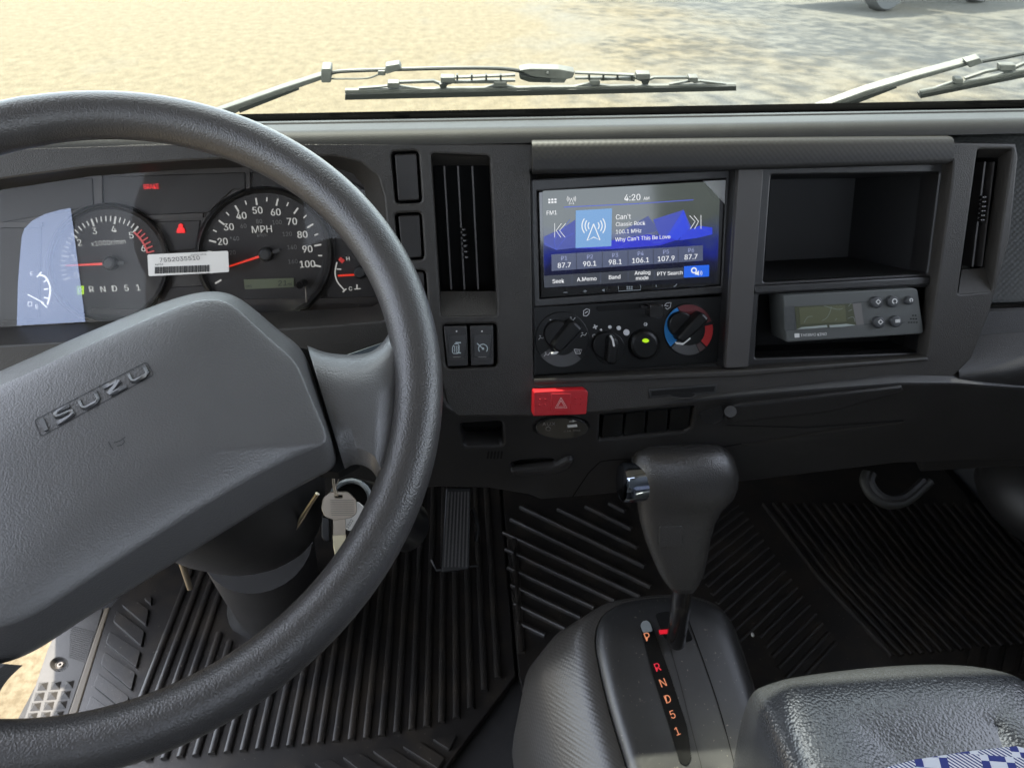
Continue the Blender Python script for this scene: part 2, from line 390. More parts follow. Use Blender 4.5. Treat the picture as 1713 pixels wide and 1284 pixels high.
# ------------------------------------------------------------------ cab shell, floor
SHELL = mat('headliner_grey', (.36, .36, .35), .8); DOORM = mat('door_card', (.03, .03, .031), .6)
def cube(q, a, b, m):
    x0, y0, z0 = a; x1, y1, z1 = b
    q.add([(x0, y0, z0), (x1, y0, z0), (x1, y1, z0), (x0, y1, z0), (x0, y0, z1), (x1, y0, z1), (x1, y1, z1), (x0, y1, z1)],
          [(0, 3, 2, 1), (4, 5, 6, 7), (0, 1, 5, 4), (1, 2, 6, 5), (2, 3, 7, 6), (3, 0, 4, 7)], m)
q = MB()
cube(q, (XL-.04, -.75, 1.56), (XR+.04, .72, 1.60), SHELL)                 # roof
cube(q, (XL-.04, -.79, -.05), (XR+.04, -.75, .88), SHELL)                 # rear wall under the rear window
cube(q, (XL-.04, -.79, 1.38), (XR+.04, -.75, 1.58), SHELL)
cube(q, (XL-.04, -.79, .88), (XL+.22, -.75, 1.38), SHELL); cube(q, (XR-.22, -.79, .88), (XR+.04, -.75, 1.38), SHELL)
cube(q, (XL-.04, -.75, -.05), (XL, -.30, 1.58), SHELL)                    # left wall behind the open door
cube(q, (XR, -.75, -.05), (XR+.04, -.18, 1.58), SHELL)
cube(q, (XR, -.18, -.05), (XR+.04, .95, .80), DOORM)                      # passenger door under its window
cube(q, (XL-.03, 1.42, -.05), (XR+.03, 1.46, .585), VOID)                  # firewall
cube(q, (XL-.04, .94, -.05), (XL, 1.42, .58), DOORM)
cube(q, (XR, .95, -.05), (XR+.04, 1.42, .58), DOORM)
hz_ = [GL.w(x, (z-GL.o.z)/GL.ey.z, 0) for x, z in ((XL-.04, 1.40), (XR+.04, 1.40), (XR+.04, 1.60), (XL-.04, 1.60))]
q.loft([[p+V((0, o_, 0)) for p in hz_] for o_ in (-.03, .03)], SHELL)            # added header over the glass, set low to block the sun
for X in (XL, XR):                                                        # windscreen pillars
    q.tube([(X, .93, .76), (X, .71, 1.58)], .035, DOORM, 8)
q.loft([[V((x, WB.y+.004, WB.z-.012)), V((x, 1.46, .60)), V((x, 1.46, .56)), V((x, WB.y-.02, WB.z-.06))] for x in (XL-.04, XR+.04)], DOORM)
q.build('cab_shell', kind='structure', label='grey cab body around the windscreen, roof and doors', org=(0, 0, 0))
q = MB(); e = []
q.add([(XL+.02, -.75, -.012), (XR, -.75, -.012), (XR, 1.26, -.012), (XL+.02, 1.26, -.012), (XR, 1.42, .22), (XL+.02, 1.42, .22)], [(0, 1, 2, 3), (3, 2, 4, 5)], FLOORM)
cube(q, (XL, -.75, -.08), (XR, 1.42, -.02), FLOORM)
q.build('floor', kind='structure', label='black cab floor under the rubber mats', org=(0, 0, 0))

# ------------------------------------------------------------------ windscreen
q = MB(); gp = clear('windscreen_glass', (.86, .93, .88), 1.0, .015)
a = GL.px(856, 195)[1]
q.add([GL.w(XL, a-.01, 0), GL.w(XR, a-.01, 0), GL.w(XR-.03, a+.64, 0), GL.w(XL+.03, a+.64, 0)], [(0, 1, 2, 3)], gp)
ws = thing('windscreen', 'clear windscreen above the dashboard with dark lower seal', 'windscreen', GL.w(.15, a-.01))
q.build('glass_pane', ws)
q = MB()
q.ppx(GL, [(-500, 221), (450, 202), (1713, 178), (2100, 171), (2100, 184), (1713, 190), (450, 214), (-500, 232)], -.012, .004, mat('seal_rubber', (.002, .002, .002), .9, spec=0), bev=.0015)
q.build('rubber_seal', ws)

# ------------------------------------------------------------------ wipers, outside the glass
WP = Pl(GL.w(0, 0, -.035), GL.n)
def wpoly(q, P, h0, h1, m, r=0, bev=.001): q.ppx(WP, P, h0, h1, m, bev=bev, r=r)
wa = thing('windscreen_wiper', 'long grey wiper lying level across the middle of the windscreen', 'wiper', WP.pw(900, 150), 'wipers parked on the windscreen')
q = MB()
q.ppx(WP, ribbon([(360, 196), (400, 180), (470, 153), (545, 128)], [18, 14, 10, 8]), -.010, 0, WIPM, bev=.0015)
q.ppx(WP, ribbon([(400, 186), (450, 167), (500, 149)], [7, 6, 3]), 0, .002, WIPD)  # dark wedge painted as the shaded lower side of the arm
wpoly(q, box(537, 115, 554, 139), -.012, .004, WIPM, 4)
q.tube([WP.pw(x, y) for x, y in catm([(550, 126), (566, 120), (640, 117), (760, 114), (840, 115), (885, 122)])], .0022, WIPD, 8)
q.tube([WP.pw(x, y) for x, y in catm([(550, 132), (580, 132), (615, 131), (635, 124), (650, 120)])], .0011, WIPM, 6)
wpoly(q, [(644, 111), (668, 107), (672, 117), (646, 125)], -.004, .006, WIPM, 3)
wpoly(q, box(632, 119, 645, 127), -.003, .004, WIPM, 2)
q.build('wiper_arm', wa)
q = MB(); wpoly(q, [(577, 158), (1232, 144), (1232, 152.5), (577, 168)], -.005, .004, WIPD, 0, .0008)
wpoly(q, [(577, 151), (1232, 141.5), (1232, 145), (577, 158)], -.003, .002, WIPM, 0, .0008)
q.build('wiper_blade', wa)
q = MB()
wpoly(q, [(868, 118), (885, 115), (935, 116), (962, 121), (958, 131), (945, 134), (920, 132), (890, 129)], -.006, .006, WIPM, 3)
wpoly(q, [(868, 125), (890, 130), (921, 132), (921, 139), (885, 138), (870, 133)], -.004, .0045, WIPD, 2)
wpoly(q, [(921, 132), (948, 132), (944, 139), (921, 139)], -.003, .005, WIPM, 1)
for sgn, X in ((-1, [(862, 127), (760, 131)]), (1, [(962, 123), (1062, 127)])):
    a_, b_ = X; q.stroke(WP, [a_, b_], 2.5, .002, WIPM, .005)
    q.stroke(WP, [(a_[0], a_[1]+9), ((a_[0]+b_[0])/2, a_[1]+9), (b_[0], b_[1]+8)], 3, .001, WIPM, .005)
    for k in range(1, 5): x = a_[0]+(b_[0]-a_[0])*k/4.2; q.stroke(WP, [(x, 126), (x, 135)], 3, .0025, WIPD, .005)
for P, wd in (([(668, 139), (725, 137), (741, 143), (757, 138), (828, 138)], 4), ([(600, 149), (640, 146), (655, 144), (700, 149), (712, 150)], 2.2),
              ([(803, 150), (830, 143), (850, 145), (872, 150)], 2.2), ([(960, 146), (985, 141), (1002, 143), (1030, 146)], 2.2),
              ([(1005, 134), (1062, 131), (1078, 137), (1094, 131), (1150, 131), (1162, 138), (1172, 137), (1215, 142)], 3.2), ([(1120, 142), (1160, 136)], 2)):
    q.stroke(WP, P, wd, .001, WIPM, .004)
for B in ((737, 130, 761, 139), (648, 139, 668, 148), (826, 138, 848, 146), (1065, 124, 1088, 134), (987, 135, 1004, 143), (1153, 130, 1168, 138)): wpoly(q, box(*B), -.005, .004, WIPM, 2)
for x, y in ((741, 144), (1079, 138)): wpoly(q, [(x-7, y-3), (x+8, y-3), (x+5, y+4), (x-4, y+4)], -.003, .003, WIPD, 1)
q.ball(WP.pw(916, 122, .006), .0022, WIPM, n=8)
q.build('wiper_bridge', wa)
wb = thing('windscreen_wiper', 'slanting pale wiper at the right end of the windscreen', 'wiper', WP.pw(1600, 130), 'wipers parked on the windscreen')
q = MB()
q.ppx(WP, ribbon([(1370, 187), (1450, 157), (1530, 132), (1620, 107)], [13, 11, 9, 7]), -.012, 0, WIPM, bev=.002)
q.ppx(WP, ribbon([(1395, 184), (1440, 167), (1500, 146)], [8, 7, 3]), 0, .002, WIPD)  # shade under this arm, painted as a dark wedge too
wpoly(q, [(1616, 104), (1640, 97), (1645, 106), (1622, 114)], -.006, .005, WIPM, 2)
q.tube([WP.pw(x, y) for x, y in ((1640, 103), (1680, 96), (1760, 80), (1900, 60))], .0026, WIPD, 8)
q.build('wiper_arm', wb)
q = MB(); q.ppx(WP, ribbon([(1540, 162), (1713, 127), (2000, 75)], 7), -.005, .004, WIPD, bev=.001)
q.ppx(WP, ribbon([(1541, 156), (1713, 120), (2000, 68)], 5), -.003, .002, WIPM, bev=.001)
q.build('wiper_blade', wb)
q = MB(); q.stroke(WP, catm([(1568, 148), (1598, 138), (1610, 136)]), 3, .001, WIPM, .004); q.stroke(WP, [(1615, 133), (1650, 121), (1672, 117), (1684, 121), (1713, 108), (1780, 98)], 4, .001, WIPM, .004)
wpoly(q, box(1598, 132, 1612, 141), -.004, .004, WIPM, 2); wpoly(q, box(1673, 109, 1700, 119), -.004, .004, WIPM, 2)
q.build('wiper_bridge', wb)

# ------------------------------------------------------------------ far parked truck (only its tyres reach into view)
TY = mat('tyre_rubber', (.10, .10, .10), .8); TRK = mat('truck_paint', (.5, .5, .5), .4)
def gpt(x, y): r = ray(x, y); return CAM+r*((GND-CAM.z)/r.z)
p0 = gpt(1482, 19); p1 = gpt(1628, 6)
tk = thing('parked_truck', 'parked truck standing far off beyond the windscreen, only its tyres showing', 'truck', (p0.x, p0.y, GND))
ax = V((p1.x-p0.x, p1.y-p0.y, 0)).normalized(); side = V((-ax.y, ax.x, 0))
for k, d in enumerate((0, 3.4)):
    c = V((p0.x, p0.y, GND+.62))+ax*d; ring = lambda rr, o_: [c+side*o_+(ax*math.cos(2*math.pi*i/32)+V((0, 0, 1))*math.sin(2*math.pi*i/32))*rr for i in range(32)]
    q = MB(); q.loft([ring(.30, .02), ring(.34, -.03), ring(.58, -.03), ring(.62, .03), ring(.62, .25), ring(.5, .28)], TY); wq = q.build('wheel', tk)
    q = MB(); q.loft([ring(.30, -.01), ring(.1, -.05)], WIPM); q.build('rim', wq)
q = MB()
def tbox(a0, a1, s0, s1, z0, z1, m):
    P = [V((p0.x, p0.y, GND))+ax*a+side*s_ for a, s_ in ((a0, s0), (a1, s0), (a1, s1), (a0, s1))]
    q.loft([[p+V((0, 0, z)) for p in P] for z in (z0, z1)], m)
tbox(-1.1, 6.0, .15, 2.2, .95, 1.1, VOID); q.build('chassis', tk)
q = MB(); tbox(1.2, 6.0, 0, 2.3, 1.1, 3.4, WHITE); q.build('cargo_box', tk)
q = MB(); tbox(-1.2, 1.05, .05, 2.2, .95, 2.5, TRK); q.build('cab', tk)

# ------------------------------------------------------------------ tree beside the drive: shades the right of the ground
LEAF = mat('leaf_green', (.06, .09, .03), .7); BARK = mat('bark', (.12, .09, .07), .9)
tr = thing('roadside_tree', 'tall leafy tree beside the yard shading the asphalt on the right', 'tree', (17, 14, GND))
q = MB(); q.tube([(17, 14, GND), (16.9, 14.1, 6), (16.2, 14.6, 13), (14.5, 16, 21)], [.5, .42, .3, .08], BARK, 10)
for dx, dy in ((-6, 2), (-9, 6), (-5, -5), (4, 3), (-11, -2), (2, 8)): q.tube([(16.4, 14.3, 11), (16.4+dx*.5, 14.3+dy*.5, 16), (16.4+dx, 14.3+dy, 20)], [.2, .1, .04], BARK, 6)
q.build('trunk', tr)
q = MB(); cl = [(random.uniform(.5, 20), random.uniform(8, 34), random.uniform(17, 24), random.uniform(1.4, 3.2)) for _ in range(120)]
for cx, cy, cz, cr in cl:
    for _ in range(190):
        d = V((random.gauss(0, 1), random.gauss(0, 1), random.gauss(0, .6))).normalized()*cr*random.random()**.5
        c = V((cx, cy, cz))+d; a_ = V((random.gauss(0, 1), random.gauss(0, 1), random.gauss(0, .5))).normalized(); b_ = a_.orthogonal().normalized(); s_ = random.uniform(.09, .19)
        q.add([c-a_*s_, c-b_*s_*.6, c+a_*s_, c+b_*s_*.6], [(0, 1, 2, 3)], LEAF)
q.build('crown', tr)

# ------------------------------------------------------------------ dashboard
da = thing('dashboard', 'dark grey moulded dashboard running the width of the cab', 'dashboard', (.15, .75, .36))
clu_open = [(-420, 330), (-150, 318), (0, 301), (150, 281), (300, 270), (450, 263), (560, 262), (603, 272), (632, 296), (642, 330), (648, 400), (655, 490), (657, 522), (640, 536), (560, 543), (300, 560), (0, 577), (-420, 590)]
cen_open = [(888, 284), (1594, 268), (1592, 300), (1551, 597), (1245, 618), (893, 634)]
vent1 = [(721, 257), (819, 261), (832, 527), (738, 528)]
vent2 = [(1636, 250), (1694, 250), (1660, 487), (1603, 492)]
sw = [[(653, 254), (700, 252), (706, 339), (661, 341)], [(659, 357), (705, 355), (710, 434), (668, 437)], [(668, 452), (712, 452), (716, 516), (674, 516)]]
sw2 = [(740, 543), (831, 541), (832, 613), (747, 617)]
face = [(-520, 262), (-100, 250), (300, 238), (600, 238), (885, 240), (1590, 238), (1700, 240), (1704, 262), (1690, 400), (1657, 520), (1625, 600), (1585, 640), (1505, 652), (1240, 668), (1000, 690), (885, 697), (765, 697), (748, 683), (738, 640), (660, 640), (300, 650), (-520, 720)]
q = MB(); q.ppx(D0, face, -.018, 0, DASH, holes=[rnd(clu_open, 6), rnd(cen_open, 4), rnd(vent1, 6), rnd(vent2, 5)]+[rnd(s_, 9) for s_ in sw]+[rnd(sw2, 8)], bev=.0022)
q.build('face_panel', da)
# deck between the face and the glass: profile swept along X
f0 = D0.pw(780, 241); f1 = GL.pw(780, 196); prof = []
tv = V((0, f1.y-f0.y, f1.z-f0.z)).normalized()
for a_ in range(0, 7):
    an = a_/6; r_ = .013
    # arc from the face direction into the deck direction
    fd = D0.ey; c0 = V((0, f0.y, f0.z)); k0 = c0+fd*r_
    P_ = c0*(1-an)**2+k0*2*an*(1-an)+(k0+tv*r_)*an*an; prof.append((P_.y, P_.z))
base = V((0, prof[-1][0], prof[-1][1])); tot = f1-V((f1.x, base.y, base.z)); tot.x = 0
for u_, hh in ((.25, 0), (.50, .000), (.52, -.004), (.58, -.004), (.60, .001), (.78, .001), (.80, -.003), (.92, -.003), (1.0, -.004)):
    p_ = base+tot*u_+V((0, 0, hh)); prof.append((p_.y, p_.z))
xs_ = [XL+.01, 0, .5, XR-.01]
q = MB(); q.loft([[V((x, y_, z_)) for y_, z_ in prof] for x in xs_][::-1], DECK, False, False, close=False); q.build('top_deck', da)
# cluster funnel
lens = [(-400, 352), (-150, 338), (0, 318), (150, 295), (300, 284), (450, 278), (560, 280), (590, 290), (608, 310), (614, 340), (622, 400), (632, 480), (636, 505), (622, 513), (550, 517), (300, 530), (0, 547), (-400, 562)]
q = MB(); q.loft([[D0.pw(x, y, -.002) for x, y in clu_open], [D0.pw(x, y, -.046) for x, y in lens]], DASH, False, False); q.build('cluster_surround', da)
# centre pad with embossed front
def padring(x, yt, yb, k=0):
    t_ = D0.px(x, yt+5, .0); b_ = D0.px(x, yb, .014)[1]; a = t_[0]+k; T = t_[1]
    return [D0.w(a, T-.03, -.10), D0.w(a, T-.012, -.06), D0.w(a, T-.004, -.03), D0.w(a, T, -.008), D0.w(a, T-.0006, .000), D0.w(a, T-.0016, .0035), D0.w(a, T-.0042, .0068), D0.w(a, T-.008, .0082), D0.w(a, b_+.005, .0095), D0.w(a, b_+.0018, .0088), D0.w(a, b_+.0004, .007), D0.w(a, b_, .003), D0.w(a, b_, -.012)]
q = MB(); q.loft([padring(889, 229, 288), padring(892, 228, 291), padring(1240, 224, 284), padring(1584, 221, 274), padring(1589, 222, 270)][::-1], DIAM, True, True, close=True)
q.build('centre_pad', da, label='embossed pad above the radio and cubby', ang=50)
# frame inside the centre opening
q = MB(); inner = [(897, 292), (1586, 275), (1582, 300), (1545, 590), (1243, 611), (896, 628)]
q.loft([[D0.pw(x, y, -.001) for x, y in cen_open], [D0.pw(x, y, -.03) for x, y in inner]], TRIM, False, False)
q.build('centre_recess', da)
q = MB(); q.ppx(D0, [(893, 634), (1243, 619), (1552, 597), (1556, 604), (1243, 630), (893, 643)], -.004, .0035, DASH, bev=.002); q.build('lower_lip', da)
q = MB(); q.ppx(D0, [(1236, 280), (1278, 279), (1252, 614), (1214, 616)], -.03, -.001, GREY, bev=.004, r=3)
q.ppx(D0, [(1230, 283), (1240, 282), (1218, 615), (1209, 616)], -.03, -.006, TRIM, bev=.002); q.build('centre_divider', da)
# back plate of the recess
q = MB(); cub = [(1290, 293), (1571, 289), (1550, 457), (1277, 472)]; low = [(1270, 493), (1562, 480), (1538, 589), (1263, 599)]
q.ppx(D0, [(1262, 278), (1592, 268), (1552, 604), (1240, 616)], -.045, -.016, TRIM, holes=[rnd(cub, 4), rnd(low, 4)], bev=.0018); q.build('cubby_frame', da)
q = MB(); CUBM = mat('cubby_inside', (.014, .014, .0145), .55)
q.well(D0, cub, -.018, -.165, CUBM, sc=.93); cu = q.build('upper_cubby', da, label='deep open storage cubby')
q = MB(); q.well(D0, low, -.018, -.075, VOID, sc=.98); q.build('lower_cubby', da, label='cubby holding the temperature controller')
q = MB(); q.ppx(D0, [(1262, 478), (1558, 462), (1556, 477), (1262, 492)], -.03, -.011, TRIM, bev=.002); q.build('shelf', da)
# air vents
for V_, sl_, th, dark, ledge, topp in ((vent1, [[(743, 278), (755, 484)], [(766, 278), (777, 484)], [(790, 278), (800, 484)]], [(775, 384), (780, 430)],
        [(724, 276), (821, 276), (829, 487), (738, 487)], [(737, 487), (829, 487), (832, 527), (738, 528)], [(722, 258), (820, 262), (821, 277), (724, 277)]),
       (vent2, [[(1648, 271), (1627, 446)], [(1663, 271), (1642, 446)]], [(1644, 330), (1641, 368)],
        [(1635, 263), (1690, 263), (1665, 448), (1611, 448)], [(1609, 451), (1664, 446), (1660, 487), (1603, 492)], [(1636, 250), (1694, 250), (1690, 264), (1635, 264)])):
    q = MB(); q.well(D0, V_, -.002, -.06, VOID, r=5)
    top_b = [D0.pw(*topp[0], -.001), D0.pw(*topp[1], -.001), D0.pw(*topp[2], -.02), D0.pw(*topp[3], -.02)]
    q.add(top_b, [(3, 2, 1, 0)], DASH)
    lb = [D0.pw(*ledge[0], -.016), D0.pw(*ledge[1], -.016), D0.pw(*ledge[2], -.001), D0.pw(*ledge[3], -.001)]
    q.add(lb, [(3, 2, 1, 0)], DASH)
    lb2 = [lb[0], lb[1], lb[1]-D0.ey*.01-D0.n*.03, lb[0]-D0.ey*.01-D0.n*.03]; q.add(lb2, [(0, 1, 2, 3)], DASH)
    hl = 'tall narrow air vent '+('between the blank switches and the radio' if V_ is vent1 else 'at the passenger end of the dashboard')
    ve = q.build('air_vent', da, label=hl)
    for P in sl_:
        q = MB(); q.stroke(D0, P, 2.6, -.014, GREY, .02); q.build('slat', ve)
    q = MB(); (xa, ya), (xb, yb) = th
    for k in range(6):
        u_ = k/5; q.ball(D0.pw(xa+(xb-xa)*u_, ya+(yb-ya)*u_, -.011), .0032, GLOSS, ry=.004, rz=.0021, ax=(D0.ex, D0.n, D0.ey), n=10)
    q.build('thumb_wheel', ve)
# blank switches left of the vent
for s_ in sw:
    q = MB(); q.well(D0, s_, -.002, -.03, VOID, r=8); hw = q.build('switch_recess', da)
    cx = sum(p[0] for p in s_)/4; cy = sum(p[1] for p in s_)/4
    inn = [(cx+(p[0]-cx)*.78+1, cy+(p[1]-cy)*.90) for p in s_]
    q = MB(); q.prism(D0, D0.pts(rnd(inn, 4), -.001), -.02, -.001, BSW, bev=.0012); q.build('blank_switch', hw)
q = MB(); q.well(D0, sw2, -.002, -.03, VOID, r=7); s2 = q.build('switch_recess', da)
for k, P in enumerate(([(742, 546), (781, 545), (783, 612), (749, 613)], [(786, 545), (825, 544), (826, 610), (788, 612)])):
    q = MB(); q.prism(D0, D0.pts(rnd(P, 3), .0005), -.02, .0005, DASH2, bev=.0010)
    cx = sum(p[0] for p in P)/4; q.prism(D0, D0.pts(box(cx-14, 560, cx+15, 598), .0015), -.01, .0016, TRIM, bev=.0008)
    q.stroke(D0, [(cx-14, 601), (cx+15, 600)], 2, .0012, GREY)
    q.prism(D0, D0.pts(ell(cx, 554, 1.3, n=8), .001), 0, .001, WHITE)
    h = .0019; ICON = mat('switch_icon', (.36, .41, .42), .5)
    if k == 0:
        q.stroke(D0, [(759, 577), (757, 581), (757, 589), (759, 591), (766, 591), (768, 589), (768, 578), (766, 575), (760, 575)], 1.3, h, ICON)
        for x in (760, 763, 766): q.stroke(D0, [(x, 578), (x+.7, 582), (x, 585), (x+.7, 589)], 1.1, h+.0001, ICON)
        q.stroke(D0, [(762, 573), (771, 573)], 2, h, ICON); q.stroke(D0, [(764, 590), (771, 590)], 2, h+.0002, ICON)
    else:
        q.stroke(D0, ell(808, 583, 7.5, 7.5, 14, -40, 220), 1.4, h, ICON); q.stroke(D0, [(808, 583), (798, 574)], 1.5, h+.0001, ICON)
        q.prism(D0, D0.pts(ell(808, 583, 2, n=8), h), h-.0005, h+.0002, ICON)
    q.stroke(D0, [(cx-6, 597), (cx+7, 596.6)], 1, h, DIMW)
    q.build('rocker_switch', s2, label=('switch with a heated mirror symbol', 'switch with a cruise control dial symbol')[k])

# lower dashboard
yl = D0.pw(885, 697, -.006)
D2 = Pl(yl, (0, -math.cos(rad(14)), -math.sin(rad(14))))
fo = [(400, 660), (738, 664), (748, 680), (765, 692), (885, 692), (1000, 684), (1240, 660), (1505, 640), (1600, 640), (1735, 650), (1735, 768), (1500, 775), (1240, 806), (1000, 828), (905, 836), (885, 828), (820, 817), (735, 815), (400, 830)]
pock = [(768, 709), (840, 705), (842, 745), (776, 747)]
sw4 = [(1004, 694), (1162, 680), (1155, 716), (1146, 722), (1002, 737)]
hand = [(853, 775), (872, 770), (905, 768), (925, 768), (930, 774), (905, 780), (890, 783), (862, 790)]
uso = ell(940, 714, 45, 18, 32)
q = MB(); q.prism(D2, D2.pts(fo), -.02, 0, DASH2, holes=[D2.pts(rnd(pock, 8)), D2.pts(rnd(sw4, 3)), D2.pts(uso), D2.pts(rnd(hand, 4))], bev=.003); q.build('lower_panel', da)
q = MB(); q.well(D2, pock, -.003, -.03, VOID, r=7); q.build('coin_pocket', da)
q = MB(); q.well(D2, hand, -.003, -.04, VOID, r=4); q.prism(D2, ccw(D2.pts(rnd([(852, 790), (890, 785), (930, 780), (952, 768), (962, 772), (955, 785), (930, 796), (860, 799)], 6), .006)), -.003, .006, DASH2, bev=.004); q.build('pull_handle', da)
q = MB()
for k in range(5): q.prism(D2, D2.pts([(816+k*5.6, 755), (819+k*5.6, 755), (817+k*5.6, 767), (814+k*5.6, 767)], .0004), -.002, .0004, VOID)
q.build('speaker_slots', da)
q = MB(); q.stroke(D2, [(958, 830), (985, 790), (1004, 772), (1022, 769), (1100, 765), (1240, 742)], 2, .0005, VOID)
q.stroke(D2, [(1240, 745), (1380, 722), (1512, 706)], 3, .0006, DASH); q.stroke(D2, [(1215, 711), (1350, 715), (1512, 703)], 1.5, .0006, VOID); q.build('panel_seam', da)
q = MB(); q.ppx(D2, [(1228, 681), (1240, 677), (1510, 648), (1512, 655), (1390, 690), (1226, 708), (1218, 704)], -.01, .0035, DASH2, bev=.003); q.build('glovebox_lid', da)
q = MB(); q.well(D2, sw4, -.002, -.03, VOID, r=3); s4 = q.build('switch_recess', da)
for k in range(4):
    x = 1009+k*37.5; y0_ = 694-k*3.6
    q = MB(); q.prism(D2, D2.pts(rnd([(x+1, y0_+1), (x+34, y0_-2), (x+32-k*.5, y0_+34), (x-3, y0_+38)], 2.5), -.003), -.02, -.003, BLACK, bev=.0009); q.build('blank_switch', s4)
q = MB(); q.tube([D2.pw(1190, 690, .0005), D2.pw(1190, 690, .003)], .012, VOID, 20)
q.ball(D2.pw(1199, 697, .001), .0078, TRIM, n=14); q.tube([D2.pw(1222, 688, -.002), D2.pw(1222, 688, .012)], [.004, .006], TRIM, 12); q.build('hook_knob', da)
# card slot + lower face line
q = MB(); q.ppx(D0, [(1085, 651), (1200, 642), (1198, 657), (1086, 666)], -.002, .0012, TRIM, bev=.001)
q.ppx(D0, [(1090, 654), (1196, 646), (1194, 654), (1090, 662)], .0008, .0016, VOID); q.ppx(D0, ell(1143, 661, 20, 6, 20), .0008, .0022, VOID)
q.stroke(D0, [(1123, 663), (1140, 666), (1158, 665), (1164, 660)], 1.6, .0026, GREY); q.build('card_slot', da)
# hazard switch, aux panel
q = MB(); HP = Pl(D0.pw(938, 675, .012), D1.n); hq = [(893, 655), (978, 651), (984, 655), (981, 693), (892, 696)]
q.ppx(HP, hq, -.02, 0, HAZ, bev=.002, r=3); q.ppx(HP, box(922, 658, 955, 688), -.001, .0006, HAZ, bev=.0004)
for x in (903, 912, 963, 972):
    for y in (668, 677): q.ball(HP.pw(x, y-(x-903)*.03, 0), .0009, HAZ, n=6)
for k, s_ in enumerate((1.0, .62)):
    P = [(938.5, 665), (948.5, 682), (929, 682)]; c_ = (938.5, 676.5); P = [((x-c_[0])*s_+c_[0], (y-c_[1])*s_+c_[1]) for x, y in P]+[((938.5-c_[0])*s_+c_[0], (665-c_[1])*s_+c_[1])]
    q.stroke(HP, P, 1.3, .0012, HAZM)
q.build('hazard_switch', da, label='bright red hazard light switch')
q = MB(); q.prism(D2, D2.pts(uso), -.02, .002, GLOSS, bev=.0015)
q.text(D2, 'AUX', 918, 709, 5, .0024, DIMW, rot=2); q.stroke(D2, ell(917, 717, 4, 3.2, 14), 1.4, .0024, DIMW)
q.ppx(D2, [(949, 711.5), (965, 710), (966, 713.5), (950, 715)], .001, .0026, WHITE); q.stroke(D2, [(952, 705), (964, 704)], 1.0, .0024, WHITE); q.ppx(D2, [(958, 702), (962, 704.3), (958, 706)], .002, .0025, WHITE)
q.text(D2, '2.1A  MAX', 957, 720, 2.6, .0024, DIMW, rot=2); q.build('charging_panel', da, label='oval black panel with AUX socket and USB port')
# passenger end
q = MB(); PD = Pl(D0.pw(1700, 400, -.035), (-.25, -.84, .5)); DKG = mat('dash_plastic_passenger', (.032, .034, .032), .38, grain=.12, gs=1700, kindg='dots', dust=-1)
q.ppx(PD, [(1560, 226), (1900, 215), (1900, 500), (1560, 511)], -.03, 0, DKG, bev=.004); q.build('passenger_panel', da, label='grey-green panel right of the passenger vent')
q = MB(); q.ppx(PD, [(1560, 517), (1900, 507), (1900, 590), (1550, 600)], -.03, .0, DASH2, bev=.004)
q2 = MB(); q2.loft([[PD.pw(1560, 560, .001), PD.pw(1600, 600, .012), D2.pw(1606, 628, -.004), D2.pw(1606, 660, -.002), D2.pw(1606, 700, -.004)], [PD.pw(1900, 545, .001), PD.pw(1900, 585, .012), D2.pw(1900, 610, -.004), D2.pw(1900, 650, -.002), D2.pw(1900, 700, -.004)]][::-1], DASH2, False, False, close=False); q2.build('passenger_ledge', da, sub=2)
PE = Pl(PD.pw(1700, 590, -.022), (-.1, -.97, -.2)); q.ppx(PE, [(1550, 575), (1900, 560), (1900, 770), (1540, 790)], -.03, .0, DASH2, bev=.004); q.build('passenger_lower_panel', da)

# ------------------------------------------------------------------ instrument cluster
ic = thing('instrument_cluster', 'instrument cluster behind the steering wheel with rev counter and speedometer', 'gauges', D0.pw(300, 530, -.075))
C = Pl(D0.w(0, 0, -.075), D0.n)
def z1(x, y): return (x/2.5955, 240+y/2.5955)
q = MB(); q.ppx(C, [(-430, 330), (700, 255), (700, 560), (-430, 600)], -.02, 0, CLB); q.build('backing_plate', ic)
q = MB(); T = (181, 441); SP = (443, 426)
for P in ([z1(0, 165), z1(400, 150), z1(405, 270), z1(260, 300), z1(0, 345)], [z1(445, 145), z1(1063, 125), z1(1065, 200), z1(1010, 200), z1(905, 300), z1(640, 312), z1(540, 275), z1(450, 262)],
          [z1(1093, 125), z1(1500, 150), z1(1610, 210), z1(1620, 330), z1(1400, 330), z1(1290, 240), z1(1180, 195), z1(1093, 195)], [z1(665, 340), z1(870, 332), z1(850, 460), z1(735, 470)],
          [z1(735, 625), z1(900, 615), z1(890, 690), z1(700, 700)], [z1(1440, 345), z1(1700, 400), z1(1700, 690), z1(1440, 700), z1(1400, 600)], [z1(0, 365), z1(180, 365), z1(170, 760), z1(0, 770)]):
    q.prism(C, C.pts(rnd(P, 3), .0015), -.001, .0016, DIAL, bev=.0009)
q.stroke(C, [z1(430, 140), z1(430, 270)], 9, .004, CLB, .004); q.stroke(C, [z1(1078, 125), z1(1078, 200)], 6, .004, CLB, .004)
q.stroke(C, [z1(600, 322), z1(880, 312)], 7, .004, CLB, .004); q.stroke(C, [z1(0, 352), z1(180, 352)], 8, .004, CLB, .004)
q.stroke(C, catm([z1(1350, 290), z1(1440, 400), z1(1440, 560), z1(1370, 700)]), 4, .004, CLB, .004)
q.stroke(C, [z1(1000, 690), z1(1660, 680)], 10, .005, CLB, .005); q.stroke(C, [z1(380, 725), z1(600, 735)], 10, .005, CLB, .005)
q.build('cluster_bezel', ic)
